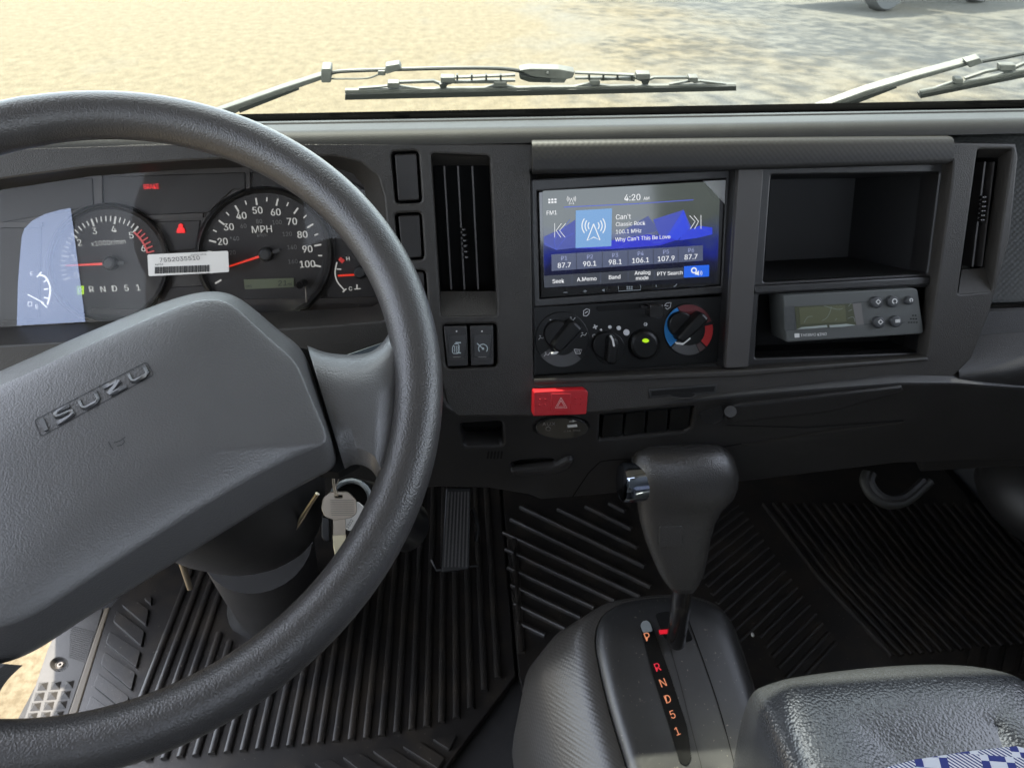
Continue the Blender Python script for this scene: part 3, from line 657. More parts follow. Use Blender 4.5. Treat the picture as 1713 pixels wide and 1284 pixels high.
for nm, c, rr, lab in (('tachometer', T, 104, 'rev counter dial reading zero to six'), ('speedometer', SP, 117, 'speedometer dial in MPH and km/h')):
    q = MB(); n = 72; c2 = (c[0]-.0, c[1])
    # raised ring and dished face
    prs = [(rr, .0005), (rr*.985, .008), (rr*.95, .010), (rr*.925, .008), (rr*.90, .0035)]
    q.loft([[C.pw(*p_, h) for p_ in ell(*c2, r_, r_*.98, n)] for r_, h in prs], DASH2, False, False); q.prism(C, C.pts(ell(*c2, rr*.905, rr*.89, n), .003), .001, .0032, DIAL)
    gq = q.build(nm, ic, label=lab)
    q = MB(); h = .0042
    def tick(a, r0, r1, wd, m, hh=h, ctr=c):
        q.stroke(C, [(ctr[0]+r0*math.cos(rad(a)), ctr[1]-r0*math.sin(rad(a))), (ctr[0]+r1*math.cos(rad(a)), ctr[1]-r1*math.sin(rad(a)))], wd, hh, m)
    if nm == 'tachometer':
        for k in range(0, 32):
            a = 200-k*29.75/5
            if k > 25: tick(a, 69, 80, 2.4, REDL)
            else: tick(a, 67 if k % 5 == 0 else 71, 80, 3.4 if k % 5 == 0 else 2.2, NUM)
        q.stroke(C, [(T[0]+68*math.cos(rad(a)), T[1]-68*math.sin(rad(a))) for a in range(51, 14, -3)], 3.4, h+.0002, REDL)
        for s_, x, y in (('0', 332, 572), ('1', 320, 495), ('2', 345, 430), ('3', 410, 380), ('4', 494, 372), ('5', 570, 398), ('6', 622, 455)): q.text(C, s_, *z1(x, y), 10.5, h, NUM, rot=3, bold=.02)
        q.text(C, 'x1000r/min', *z1(470, 430), 8.2, h, NUM, rot=3, bold=.0, xs=.92)
        for s_, x, y in (('R', 397, 632), ('N', 447, 632), ('D', 497, 629), ('5', 549, 627), ('1', 600, 625)): q.text(C, s_, *z1(x, y), 10, h, NUM, rot=3, bold=.02)
        q.ppx(C, [z1(333, 620), z1(362, 618), z1(362, 655), z1(335, 657)], h-.001, h, GRNE); q.text(C, 'P', *z1(349, 637), 8, h+.0004, WHITE, rot=3, bold=.02)
    else:
        for k in range(0, 21):
            a = 210-k*11.1; tick(a, 84 if k % 2 == 0 else 89, 96, 3.0 if k % 2 == 0 else 2.2, NUM)
        for s_, x, y in (('20', 967, 425), ('30', 993, 362), ('40', 1048, 313), ('50', 1118, 290), ('60', 1197, 298), ('70', 1268, 338), ('80', 1313, 395), ('90', 1335, 458), ('100', 1335, 523)):
            q.text(C, s_, *z1(x, y), 11.2, h, NUM, rot=1, bold=.025, xs=.92)
        for s_, x, y in (('20', 1010, 473), ('*40', 1018, 413), ('60', 1057, 358), ('80', 1125, 338), ('100', 1203, 342), ('120', 1247, 393), ('140', 1268, 450), ('160', 1272, 512)):
            q.text(C, s_, *z1(x, y), 7, h, DIMW, rot=1, bold=.01, xs=.9)
        q.text(C, 'MPH', *z1(1137, 372), 11.5, h, NUM, rot=1, bold=.01); q.text(C, 'km/h', *z1(1138, 397), 5.5, h, DIMW, rot=1)
        q.stroke(C, [(SP[0]+r_*math.cos(rad(a)), SP[1]-r_*math.sin(rad(a))) for a, r_ in ((-5, 98), (-15, 98), (-25, 98), (-35, 98), (-45, 98), (-55, 97))], [1, 4, 6, 7, 7, 5], h-.0004, GREY)
        q.text(C, 'ODO', *z1(1080, 620), 4, h+.0014, INK, xs=.8)
        q.ppx(C, [z1(1058, 590), z1(1275, 584), z1(1276, 623), z1(1063, 633)], h-.001, h+.0005, LCD); q.text(C, '21', *z1(1225, 606), 8.5, h+.0014, INK, xs=1.1, sh=.15); q.text(C, 'mi', *z1(1258, 610), 5, h+.0014, INK)
    q.build('dial_markings', gq)
    q = MB(); tip = z1(285, 530) if nm == 'tachometer' else z1(960, 545); dx, dy = tip[0]-c[0], tip[1]-c[1]; ll = math.hypot(dx, dy)
    q.stroke(C, [c, tip], [4.5, 2.2], .010, NEED, .001); q.stroke(C, [c, (c[0]-dx/ll*26, c[1]-dy/ll*26)], 5, .0095, GREY, .001)
    q.prism(C, C.pts(ell(*c, 12, n=28), .013), .005, .0135, DASH2, bev=.003); q.build('needle', gq)
q = MB(); F_ = (602, 456); h = .003
q.stroke(C, catm([z1(1463, 515), z1(1455, 560), z1(1465, 600), z1(1497, 638)]), 2.2, h, NUM); q.stroke(C, [z1(1488, 645), z1(1504, 630)], 2, h+.0001, NUM); q.stroke(C, [z1(1462, 545), z1(1482, 546)], 2, h+.0002, NUM)
q.ppx(C, [z1(1468, 505), z1(1478, 493), z1(1497, 508), z1(1485, 521)], h-.001, h, REDL); q.text(C, 'H', *z1(1511, 500), 6.5, h, NUM, bold=.02); q.text(C, 'C', *z1(1522, 630), 6.5, h, NUM, bold=.02)
q.stroke(C, [z1(1550, 612), z1(1550, 632)], 2.4, h, NUM); q.stroke(C, [z1(1538, 632), z1(1566, 630)], 1.6, h+.0001, NUM)
q.stroke(C, [z1(1467, 574), z1(1540, 570)], 3, .007, NEED, .001); q.prism(C, C.pts(ell(*F_, 11, n=24), .009), .001, .009, DASH2, bev=.002); q.build('temperature_gauge', ic)
NUMB = emi('fuel_gauge_white', (245, 245, 245), 1.9)
q = MB(); q.stroke(C, catm([z1(168, 570), z1(195, 578), z1(214, 610), z1(217, 650), z1(206, 700)]), 3.2, h, NUMB)
for a_, b_ in (((160, 580), (180, 558)), ((190, 602), (202, 592)), ((190, 633), (210, 631)), ((190, 668), (210, 672)), ((180, 690), (205, 712))): q.stroke(C, [z1(*a_), z1(*b_)], 2.4, h+.0001, NUMB)
q.text(C, 'F', *z1(138, 566), 7, h, NUMB); q.text(C, 'E', *z1(160, 708), 7, h, NUMB); q.stroke(C, [z1(120, 655), z1(190, 692)], 2.0, .006, NUMB)
q.stroke(C, [z1(122, 688), z1(122, 706), z1(138, 706), z1(138, 688), z1(122, 688)], 1.2, h, NUMB); q.build('fuel_gauge', ic)
q = MB(); q.text(C, 'BRAKE', *z1(657, 187), 8, .0035, REDE, xs=.74, bold=.008, rot=1); q.build('brake_warning_light', ic)
q = MB(); q.ppx(C, [z1(783, 347), z1(792, 354), z1(791, 363), z1(799, 372), z1(801, 388), z1(766, 389), z1(768, 372), z1(775, 363), z1(774, 354)], .001, .0035, REDE); q.build('seatbelt_warning_light', ic)
q = MB(); k_ = C.pw(508, 473, .006); q.tube([k_, k_+C.n*.02], [.0042, .0036], GLOSS, 16); q.tube([C.pw(511, 478, .006), C.pw(512.5, 506, .012)], .0007, STEEL, 6); q.build('trip_knob', ic)
q = MB(); q.add([D0.pw(x, y, -.046) for x, y in lens], [tuple(range(len(lens)))[::-1]], clear('cluster_lens', (.95, .95, .95), .7, .03)); q.build('lens', ic)
# pale blue see-through patch and sticker on the lens
fm = bpy.data.materials.new('film'); fm.use_nodes = True; b = fm.node_tree.nodes['Principled BSDF']; b.inputs['Base Color'].default_value = (.42, .50, .72, 1); b.inputs['Alpha'].default_value = .36; b.inputs['Roughness'].default_value = .25  # even pale blue tint, partly see-through
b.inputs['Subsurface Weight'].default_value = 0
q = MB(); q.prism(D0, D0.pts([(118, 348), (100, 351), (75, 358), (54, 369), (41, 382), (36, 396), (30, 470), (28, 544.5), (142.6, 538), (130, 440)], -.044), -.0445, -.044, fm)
q.build('lens_patch', label='pale blue see-through patch on the left end of the cluster lens', cat='film')
def z2(x, y): return (x/2.5955, 240+y/2.5955)
q = MB(); bq = thing('barcode_sticker', 'white barcode sticker between the rev counter and speedometer', 'sticker', D0.pw(314, 440, -.044))
q.ppx(D0, [z2(640, 482), z2(990, 466), z2(994, 558), z2(645, 576)], -.0445, -.0435, PAPER, r=3); q.build('paper_label', bq)
q = MB(); q.text(D0, '7552035510', *z2(780, 501), 7.2, -.0428, INK, rot=1.8, xs=1.12); q.text(D0, '250307 0034', *z2(862, 482), 3, -.0428, INK, rot=1.8); q.text(D0, 'A405A', *z2(690, 525), 3.2, -.0428, INK, rot=1.8)
x = 672
while x < 905:
    wd = random.choice((2, 3, 5)); y_ = 536-(x-672)*.037; q.ppx(D0, [z2(x, y_), z2(x+wd, y_), z2(x+wd, y_+29), z2(x, y_+29)], -.0434, -.0428, INK); x += wd+random.choice((2, 3, 4))
q.build('printing', bq)

# ------------------------------------------------------------------ stereo
st = thing('car_stereo', 'touchscreen car radio glowing blue above the heater controls', 'radio', D1.pw(1060, 490))
q = MB(); q.ppx(D1, [(888, 300), (1222, 283), (1213, 491), (893, 514)], -.03, -.001, TRIM, holes=[[(899, 320), (1215, 298), (1206, 478), (903, 500)]], bev=.0015); q.build('mounting_bezel', st)
q = MB(); q.ppx(D1, [(900, 320), (1214, 299), (1205, 477), (904, 499)], -.03, -.002, GLOSS, bev=.002, r=4); q.build('screen_housing', st)
sm = bpy.data.materials.new('picture_with_reflection'); sm.use_nodes = True; t = sm.node_tree; N = t.nodes; L = t.links; b = N['Principled BSDF']; b.inputs['Base Color'].default_value = (.005, .005, .006, 1); b.inputs['Roughness'].default_value = .08
tc = N.new('ShaderNodeTexCoord'); sx = N.new('ShaderNodeSeparateXYZ'); mpn = N.new('ShaderNodeMapping'); L.new(tc.outputs['Object'], mpn.inputs[0])
L.new(mpn.outputs[0], sx.inputs[0]); no = N.new('ShaderNodeTexNoise'); no.inputs['Scale'].default_value = 28; no.inputs['Detail'].default_value = 3; L.new(tc.outputs['Object'], no.inputs['Vector'])
z_hi = D1.pw(1060, 312).z-D1.pw(1060, 490).z; z_lo = D1.pw(1060, 485).z-D1.pw(1060, 490).z
m1 = N.new('ShaderNodeMapRange'); m1.inputs['From Min'].default_value = z_lo; m1.inputs['From Max'].default_value = z_hi; L.new(sx.outputs['Z'], m1.inputs['Value'])
mm = N.new('ShaderNodeMath'); mm.operation = 'MULTIPLY_ADD'; mm.inputs[1].default_value = .34; L.new(no.outputs['Fac'], mm.inputs[0]); L.new(m1.outputs[0], mm.inputs[2])
cr = N.new('ShaderNodeValToRGB'); L.new(mm.outputs[0], cr.inputs[0]); E_ = cr.color_ramp.elements
E_[0].position = .30; E_[0].color = (*lin((22, 24, 36)), 1); E_[1].position = 1.0; E_[1].color = (*lin((100, 108, 104)), 1)  # grey-green top stops paint a reflection over the picture
for p_, c_ in ((.46, (30, 34, 78)), (.56, (34, 46, 150)), (.66, (60, 74, 140)), (.74, (82, 92, 112)), (.84, (94, 102, 98))):
    e_ = E_.new(p_); e_.color = (*lin(c_), 1)
L.new(cr.outputs[0], b.inputs['Emission Color']); b.inputs['Emission Strength'].default_value = .62/2**EXPO
def z3(x, y): return (880+x/4.894, 300+y/4.894)
q = MB(); q.ppx(D1, [z3(135, 95), z3(1590, 15), z3(1565, 845), z3(150, 890)], -.003, -.0012, sm, r=3); q.build('display', st)
TXT = emi('screen_text', (240, 242, 245), .95); TXD = emi('screen_text_dim', (150, 160, 200), .9); TILE = emi('screen_tile', (72, 80, 108)); TIL2 = emi('screen_bar', (44, 48, 58)); ALB = emi('album_tile', (112, 158, 208), 1.0); BLU = emi('blue_button', (20, 96, 225), 1.0); SEP = emi('screen_gap', (20, 22, 34)); BLN = emi('screen_blue_line', (70, 92, 220), .9)
q = MB(); h = -.0008
q.ppx(D1, [z3(208, 615), z3(1448, 540), z3(1448, 665), z3(210, 750)], h-.0003, h, TILE)
q.ppx(D1, [z3(145, 790), z3(1290, 722), z3(1290, 812), z3(150, 886)], h-.0003, h, TIL2)
for x in (413, 625, 835, 1042, 1246): y_ = 612-(x-208)*.0605; q.stroke(D1, [z3(x, y_), z3(x, y_+136)], .8, h+.0003, SEP)
for x in (376, 610, 835, 1052): y_ = 790-(x-145)*.0600; q.stroke(D1, [z3(x, y_+10), z3(x, y_+80)], .7, h+.0003, TILE)
q.ppx(D1, [z3(1295, 712), z3(1500, 700), z3(1498, 795), z3(1293, 805)], h-.0003, h+.0002, BLU, r=1)
q.ppx(D1, [z3(408, 255), z3(704, 238), z3(698, 547), z3(406, 562)], h-.0003, h+.0002, ALB)
q.stroke(D1, [z3(310, 228), z3(900, 200), z3(1370, 168)], 1.2, h, BLN)
for P in ([(150, 520), (245, 575), (330, 470), (390, 440)], [(1040, 520), (1150, 500), (1290, 300), (1340, 420), (1430, 400), (1520, 440)], [(760, 560), (900, 480), (1100, 520), (1290, 300)], [(245, 575), (230, 500), (360, 330)]): q.stroke(D1, [z3(*p_) for p_ in P], .7, h, BLN)
for P, c_ in (([(1040, 330), (1290, 250), (1370, 430), (1100, 480)], (62, 76, 186)), ([(1290, 250), (1340, 400), (1240, 500), (1150, 470)], (36, 66, 232)), ([(406, 565), (520, 520), (704, 500), (1000, 450), (1250, 490), (1100, 540), (700, 570)], (20, 32, 208)),
             ([(145, 470), (300, 400), (404, 330), (404, 560), (250, 578), (150, 540)], (62, 76, 168)), ([(1300, 430), (1420, 380), (1525, 395), (1525, 450), (1400, 480), (1250, 500)], (38, 62, 224)), ([(760, 440), (1000, 300), (1090, 420), (900, 470)], (76, 88, 150))):
    q.ppx(D1, [z3(*p_) for p_ in P], -.0012, -.00105+c_[2]*2e-7, emi('screen_facet', c_, .85), r=0)
q.build('menu_tiles', st)
q = MB(); h = -.0003
for s_, x, y, ch, al in (('4:20', 870, 148, 50, 'c'), ('AM', 985, 156, 26, 'c'), ('FM1', 210, 273, 33, 'c'), ("Can't", 735, 309, 40, 'l'), ('Classic Rock', 735, 368, 32, 'l'), ('100.1 MHz', 735, 430, 32, 'l'), ("Why Can't This Be Love", 730, 493, 32, 'l'),
                      ('Seek', 264, 832, 32, 'c'), ('A.Memo', 497, 815, 32, 'c'), ('Band', 725, 799, 32, 'c'), ('Analog', 953, 763, 31, 'c'), ('mode', 951, 806, 31, 'c'), ('PTY Search', 1178, 768, 30, 'c'),
                      ('87.7', 313, 702, 40, 'c'), ('90.1', 521, 690, 40, 'c'), ('98.1', 730, 676, 40, 'c'), ('106.1', 938, 662, 40, 'c'), ('107.9', 1147, 648, 40, 'c'), ('87.7', 1350, 634, 40, 'c')):
    q.text(D1, s_, *z3(x, y), ch/4.894, h, TXT, align=al, bold=.012, xs=.97)
for k, (x, y) in enumerate(((312, 644), (523, 633), (730, 620), (938, 606), (1146, 593), (1352, 579))): q.text(D1, 'P%d' % (k+1), *z3(x, y), 6.6, h, TXD, bold=.01)
for i in range(3):
    for j in range(2): x = 190+i*25; y = 167+j*22-i*1.5; q.ppx(D1, [z3(x-8, y-7), z3(x+9, y-7), z3(x+9, y+8), z3(x-8, y+8)], h-.0002, h, TXT)
def antenna(cx, cy, s_, wd):
    q.stroke(D1, [z3(cx, cy-20*s_), z3(cx+53*s_, cy+112*s_), z3(cx, cy+88*s_), z3(cx-53*s_, cy+116*s_), z3(cx, cy-20*s_)], wd, h+.0001, TXT)
    for r_ in (45, 70, 95):
        for a0 in (-38, 142): q.stroke(D1, [z3(*p_) for p_ in ell(cx, cy-5*s_, r_*s_, r_*s_, 9, a0, a0+76)], wd, h+.0002, TXT)
antenna(553, 385, 1, 1.7); antenna(371, 162, .38, .8)
q.stroke(D1, [z3(234, 360), z3(234, 475)], .9, h, TXT)
for d_ in (0, 35): q.stroke(D1, [z3(290+d_, 360), z3(246+d_*.8, 418), z3(285+d_, 475)], 1.0, h+.0001, TXT)
q.stroke(D1, [z3(1432, 292), z3(1432, 405)], .9, h, TXT)
for d_ in (0, 35): q.stroke(D1, [z3(1340+d_, 298), z3(1384+d_*.8, 345), z3(1345+d_, 405)], 1.0, h+.0001, TXT)
q.stroke(D1, [z3(*p_) for p_ in ell(1375, 745, 20, 20, 12)+[(1395, 745)]], 2.2, h, TXT)
q.ppx(D1, [z3(1385, 765), z3(1400, 762), z3(1415, 745), z3(1415, 788), z3(1400, 780), z3(1385, 780)], h-.0002, h+.0002, TXT)
for r_ in (14, 26): q.stroke(D1, [z3(*p_) for p_ in ell(1415, 767, r_, r_, 7, -50, 50)], .9, h, TXT)
q.build('screen_writing', st)
h = -.0014; BTN = emi('button_mark', (120, 130, 140), .7)
q = MB(); q.text(D1, 'ALPINE', *z3(878, 69), 4.6, h, mat('silver_logo', (.36, .34, .30), .3, metal=.4), bold=.02, xs=1.35, sh=.2); q.build('brand_lettering', st)
def btn(f): q = MB(); f(q); q.build('touch_button', st)
btn(lambda q: q.stroke(D1, [z3(305, 926), z3(340, 925)], 1, h, BTN))
btn(lambda q: (q.stroke(D1, [z3(468, 916), z3(498, 914)], 1, h, BTN), q.stroke(D1, [z3(483, 903), z3(483, 928)], 1, h+.0001, BTN)))
btn(lambda q: q.ppx(D1, [z3(620, 908), z3(642, 895), z3(642, 920)], h-.0002, h, BTN))
btn(lambda q: (q.stroke(D1, [z3(755, 875), z3(758, 915), z3(938, 905), z3(938, 865)], 1.0, h, BTN), [q.ppx(D1, [z3(824+i_*18, 874+j_*16), z3(836+i_*18, 874+j_*16), z3(836+i_*18, 886+j_*16), z3(824+i_*18, 886+j_*16)], h-.0002, h, BTN) for i_ in range(3) for j_ in range(2)]))
btn(lambda q: q.stroke(D1, [z3(1065, 863), z3(1065, 880)], 1.4, h, BTN))
btn(lambda q: q.stroke(D1, [z3(1208, 878), z3(1222, 872), z3(1236, 855)], 1.3, h, BTN))
FLM = bpy.data.materials.new('clear_corner'); FLM.use_nodes = True; b = FLM.node_tree.nodes['Principled BSDF']; b.inputs['Base Color'].default_value = (.5, .5, .5, 1); b.inputs['Alpha'].default_value = .55; b.inputs['Roughness'].default_value = .25
q = MB(); q.add([D1.pw(*z3(1450, 15), .0), D1.pw(*z3(1636, 5), .003), D1.pw(*z3(1625, 200), .005), D1.pw(*z3(1560, 130), .006)], [(0, 3, 2, 1)], FLM); q.build('film_corner', st, label='lifted corner of the clear screen film')

# ------------------------------------------------------------------ heater controls
cl_ = thing('climate_control', 'black heater control panel with three knobs under the radio', 'heater controls', D1.pw(1050, 620))
def z4(x, y): return (880+x/5.038, 495+y/5.038)
q = MB(); q.ppx(D1, [z4(60, 92), z4(1668, 0), z4(1622, 560), z4(66, 672)], -.03, -.002, BLACK, bev=.001, r=2)
q.ppx(D1, [z4(600, 88), z4(1110, 50), z4(1130, 75), z4(1110, 95), z4(605, 130), z4(590, 110)], -.0025, -.0012, VOID, r=3); q.build('control_panel', cl_)
CM = mat('control_mark', (.50, .50, .50), .5); DKP = mat('dial_grey', (.05, .05, .05), .5); BLD = mat('cold_blue', (.005, .15, .40), .5); RDD = mat('dark_red', (.09, .005, .008), .5); RDB = mat('warm_red', (.45, .012, .014), .5)
def arcband(q, cx, cy, r0, r1, a0, a1, h, m):
    n = max(4, int(abs(a1-a0)/8)); O = ell(cx, cy, r1, r1*1.03, n, a0, a1); I = ell(cx, cy, r0, r0*1.03, n, a0, a1)
    for i in range(n-1): q.sheet(D1, [z4(*O[i]), z4(*O[i+1]), z4(*I[i+1]), z4(*I[i])], h, m)
def knob(x0, y0, x1, y1, wd, h, base, br):
    q = MB(); q.prism(D1, D1.pts([z4(*p_) for p_ in ell(*base, br, br*1.03, 40)], h), -.001, .006, BLACK, bev=.0015)
    P = ribbon([(x0, y0), (x0*.5+x1*.5, y0*.5+y1*.5), (x1, y1)], [wd*.8, wd, wd*1.05]); P = rnd(P, 42)
    q.prism(D1, D1.pts([z4(*p_) for p_ in P], h), .004, h, BLACK, bev=.0026); return q
q = MB(); q.prism(D1, D1.pts([z4(*p_) for p_ in ell(305, 365, 228, 232, 48)], -.0005), -.002, -.0005, BLACK, bev=.0006); arcband(q, 305, 365, 130, 225, 215, 315, -.0001, DKP)
h = .0003
for x, y, s_ in ((218, 215, 1), (132, 350, 1), (178, 490, 1), (390, 195, 1), (487, 325, 1)):
    q.stroke(D1, [z4(x-26*s_, y+18), z4(x-12*s_, y-2), z4(x+8, y+8), z4(x+24, y-14)], 1.1, h, CM); q.stroke(D1, [z4(x-20, y-16), z4(x-6, y-14)], 1.2, h, CM)
q.stroke(D1, [z4(405, 448), z4(470, 452), z4(455, 488), z4(420, 485), z4(405, 448)], 1.1, h, CM)
for x in (424, 438, 452): q.stroke(D1, [z4(x, 455), z4(x-3, 466), z4(x+2, 480)], .8, h+.0001, CM)
dq = q.build('air_direction_dial', cl_)
q = knob(245, 460, 440, 240, 120, .018, (290, 345), 118); q.build('knob', dq)
q = MB(); q.stroke(D1, [z4(215, 488), z4(255, 482), z4(300, 440)], 2.4, .0165, WHITE, .004); q.build('pointer', dq)
q = MB(); q.prism(D1, D1.pts([z4(*p_) for p_ in ell(700, 440, 132, 135, 40)], -.0005), -.002, -.0005, BLACK, bev=.0006)
for x, y, r_ in ((633, 285, 9), (708, 262, 14), (783, 270, 18), (847, 307, 26)): q.prism(D1, D1.pts([z4(*p_) for p_ in ell(x, y, r_, n=14)], h), -.001, h, CM)
for a in (20, 110, 200, 290): q.stroke(D1, [z4(583, 260), z4(583+20*math.cos(rad(a)), 260-20*math.sin(rad(a)))], 2, h+a*1e-7, CM)
q.stroke(D1, [z4(*p_) for p_ in ell(575, 337, 14, 14, 12)+[(589, 337)]], .8, h, CM); fq = q.build('fan_dial', cl_)
q = knob(735, 345, 728, 580, 88, .018, (700, 440), 112); q.build('knob', fq)
q = MB(); q.stroke(D1, [z4(715, 335), z4(732, 370), z4(742, 425)], 3.0, .0187, WHITE, .002); q.build('pointer', fq)
q = MB(); q.prism(D1, D1.pts([z4(*p_) for p_ in ell(1000, 415, 137, 137, 44)], 0), -.002, .0, VOID, bev=.0004)
q.prism(D1, D1.pts([z4(*p_) for p_ in ell(1000, 415, 124, 126, 44)], .004), -.001, .005, BLACK, bev=.0035); bq2 = q.build('push_button', cl_, label='round air conditioning button with a green light')
q = MB(); q.prism(D1, D1.pts([z4(*p_) for p_ in ell(1007, 375, 28, 17, 16)], .005), .004, .0056, GRNE); q.build('indicator_light', bq2)
q = MB(); q.prism(D1, D1.pts([z4(*p_) for p_ in ell(1370, 283, 213, 222, 48)], -.0005), -.002, -.0005, BLACK, bev=.0006)
arcband(q, 1370, 283, 125, 205, 118, 222, 0, BLD); arcband(q, 1370, 283, 125, 205, 116, 20, 0, RDD); arcband(q, 1370, 283, 140, 205, 12, -42, 0, RDB); arcband(q, 1370, 283, 140, 205, -46, -62, 0, mat('maroon', (.06, .03, .03), .5)); arcband(q, 1370, 283, 130, 208, -64, -134, 0, DKP)
tq = q.build('temperature_dial', cl_, label='blue and red temperature dial')
q = knob(1295, 385, 1520, 165, 95, .018, (1350, 265), 110); q.build('knob', tq)
q = MB(); q.stroke(D1, [z4(1270, 398), z4(1320, 405), z4(1385, 355)], 2.6, .0165, WHITE, .004); q.build('pointer', tq)
q = MB(); q.stroke(D1, [z4(970, 90), z4(1040, 102)], 4, .010, GLOSS, .008); q.prism(D1, D1.pts([z4(*p_) for p_ in rnd([(1045, 75), (1155, 70), (1162, 175), (1110, 195), (1040, 180)], 16)], .014), -.001, .014, GLOSS, bev=.001); q.build('air_slider', cl_)
q = MB()
q.stroke(D1, [z4(*p_) for p_ in [(485, 165), (485, 125), (510, 108), (535, 115), (530, 150), (510, 168), (485, 165)]], 1.1, h, CM); q.stroke(D1, [z4(495, 145), z4(520, 130)], 1.2, h+.0001, CM)
q.build('fresh_air_symbol', cl_); q = MB()
q.stroke(D1, [z4(*p_) for p_ in [(1170, 75), (1185, 60), (1222, 55), (1215, 95), (1190, 112), (1175, 100)]], 1.1, h, CM); q.stroke(D1, [z4(1165, 80), z4(1200, 85)], 1.1, h+.0001, CM)
q.build('recirculation_symbol', cl_); q = MB()
for k in range(6): a = k*60; q.stroke(D1, [z4(1007+9*math.cos(rad(a)), 238-9*math.sin(rad(a))), z4(1007+17*math.cos(rad(a)), 238-17*math.sin(rad(a)))], 1.1, h+k*1e-5, CM)
q.stroke(D1, [z4(*p_) for p_ in ell(1007, 238, 9, 9, 10)+[(1016, 238)]], .8, h, CM); q.build('cooling_symbol', cl_)

# ------------------------------------------------------------------ refrigeration controller
rc = thing('temperature_controller', 'light grey refrigeration controller with olive display in the lower cubby', 'controller', D1.pw(1425, 575, .012))
RP = Pl(D1.w(0, 0, .0), (D1.n+V((-.03, 0, 0))).normalized()); RP = Pl(D0.pw(1425, 530, -.006), (math.sin(rad(2))*.95, -.95, .31))
def z5(x, y): return (1290+x/6.344, 470+y/6.344)
GRC = mat('controller_grey', (.062, .066, .063), .42, grain=.15, gs=1500); GRD = mat('controller_groove', (.03, .032, .034), .5)
q = MB(); q.ppx(RP, [z5(130, 150), z5(1500, 72), z5(1555, 85), z5(1622, 540), z5(1600, 560), z5(165, 650)], -.035, 0, GRC, bev=.003, r=4)
q.sheet(RP, [z5(135, 270), z5(245, 265), z5(262, 520), z5(150, 527)], .0004, GRD)
for k in range(20): y_ = 275+k*12.5; q.stroke(RP, [z5(140, y_), z5(248, y_-3)], .9, .0009, GRC)
q.stroke(RP, [z5(870, 232), z5(1050, 216)], 1.2, .0005, GRD); q.stroke(RP, [z5(1180, 205), z5(1240, 202)], 1.2, .0005, GRD); q.stroke(RP, [z5(1350, 196), z5(1385, 190)], 1.2, .0005, GRD)
q.stroke(RP, [z5(910, 465), z5(1080, 455)], 1.2, .0005, GRD); q.stroke(RP, [z5(1200, 452), z5(1270, 450)], 1.2, .0005, GRD); q.stroke(RP, [z5(1380, 445), z5(1415, 438)], 1.2, .0005, GRD)
for r_, n_ in enumerate((2, 3, 4)):
    for k in range(n_): x = 1505-(r_*22)+k*28; y_ = 365+r_*37; q.stroke(RP, [z5(x-9, y_), z5(x+9, y_-1)], 1.8, .0005, VOID)
bod = q.build('housing', rc)
q = MB(); q.ppx(RP, [z5(250, 272), z5(865, 238), z5(905, 468), z5(275, 515)], -.001, .0005, mat('lcd_dark_olive', (.05, .054, .03), .3)); q.ppx(RP, [z5(300, 285), z5(785, 258), z5(800, 430), z5(310, 460)], .0004, .0008, mat('lcd_olive_dull', (.08, .084, .045), .3))
q.ppx(RP, [z5(865, 240), z5(955, 232), z5(985, 462), z5(905, 468)], -.001, .0007, mat('clear_tape', (.13, .125, .12), .25)); q.build('display', rc)
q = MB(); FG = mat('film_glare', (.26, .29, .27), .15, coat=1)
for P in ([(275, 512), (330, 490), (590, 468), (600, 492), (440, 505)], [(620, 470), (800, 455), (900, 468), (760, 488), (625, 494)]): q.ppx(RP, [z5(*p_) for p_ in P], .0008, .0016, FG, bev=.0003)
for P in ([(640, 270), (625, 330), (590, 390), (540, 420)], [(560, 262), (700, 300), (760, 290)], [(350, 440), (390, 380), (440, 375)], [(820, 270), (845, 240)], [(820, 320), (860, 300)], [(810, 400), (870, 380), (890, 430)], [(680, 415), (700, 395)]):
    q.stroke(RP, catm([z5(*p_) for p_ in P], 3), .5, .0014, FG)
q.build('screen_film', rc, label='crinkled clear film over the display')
for x, y, r_, s_ in ((1125, 228, 62, 'd'), (1300, 222, 62, 'c'), (1475, 210, 46, 'o'), (1150, 442, 62, 'd'), (1330, 432, 62, 'l')):
    q = MB(); q.prism(RP, RP.pts([z5(*p_) for p_ in ell(x, y, r_, r_, 24)], .004), -.001, .0045, GRD, bev=.002)
    hh = .0048; X, Y = x+12, y-8
    if s_ == 'd': q.stroke(RP, [z5(X-24, Y), z5(X, Y-24), z5(X+24, Y), z5(X, Y+24), z5(X-24, Y)], 1.8, hh, WHITE)
    elif s_ in 'co': r2 = 24 if s_ == 'c' else 15; q.stroke(RP, [z5(*p_) for p_ in ell(X, Y, r2, r2, 12, -60, 260)], 1.6, hh, WHITE)
    else:
        for k in range(3): q.stroke(RP, [z5(X-24, Y-12+k*12), z5(X+28, Y-14+k*12)], 1.4, hh, WHITE)
    q.build('round_button', rc)
q = MB(); q.ppx(RP, [z5(250, 558), z5(300, 555), z5(302, 597), z5(252, 600)], .0001, .0006, WHITE); q.text(RP, 'THERMO KING', *z5(450, 568), 4.6, .0006, WHITE, bold=.008); q.build('brand_lettering', rc)

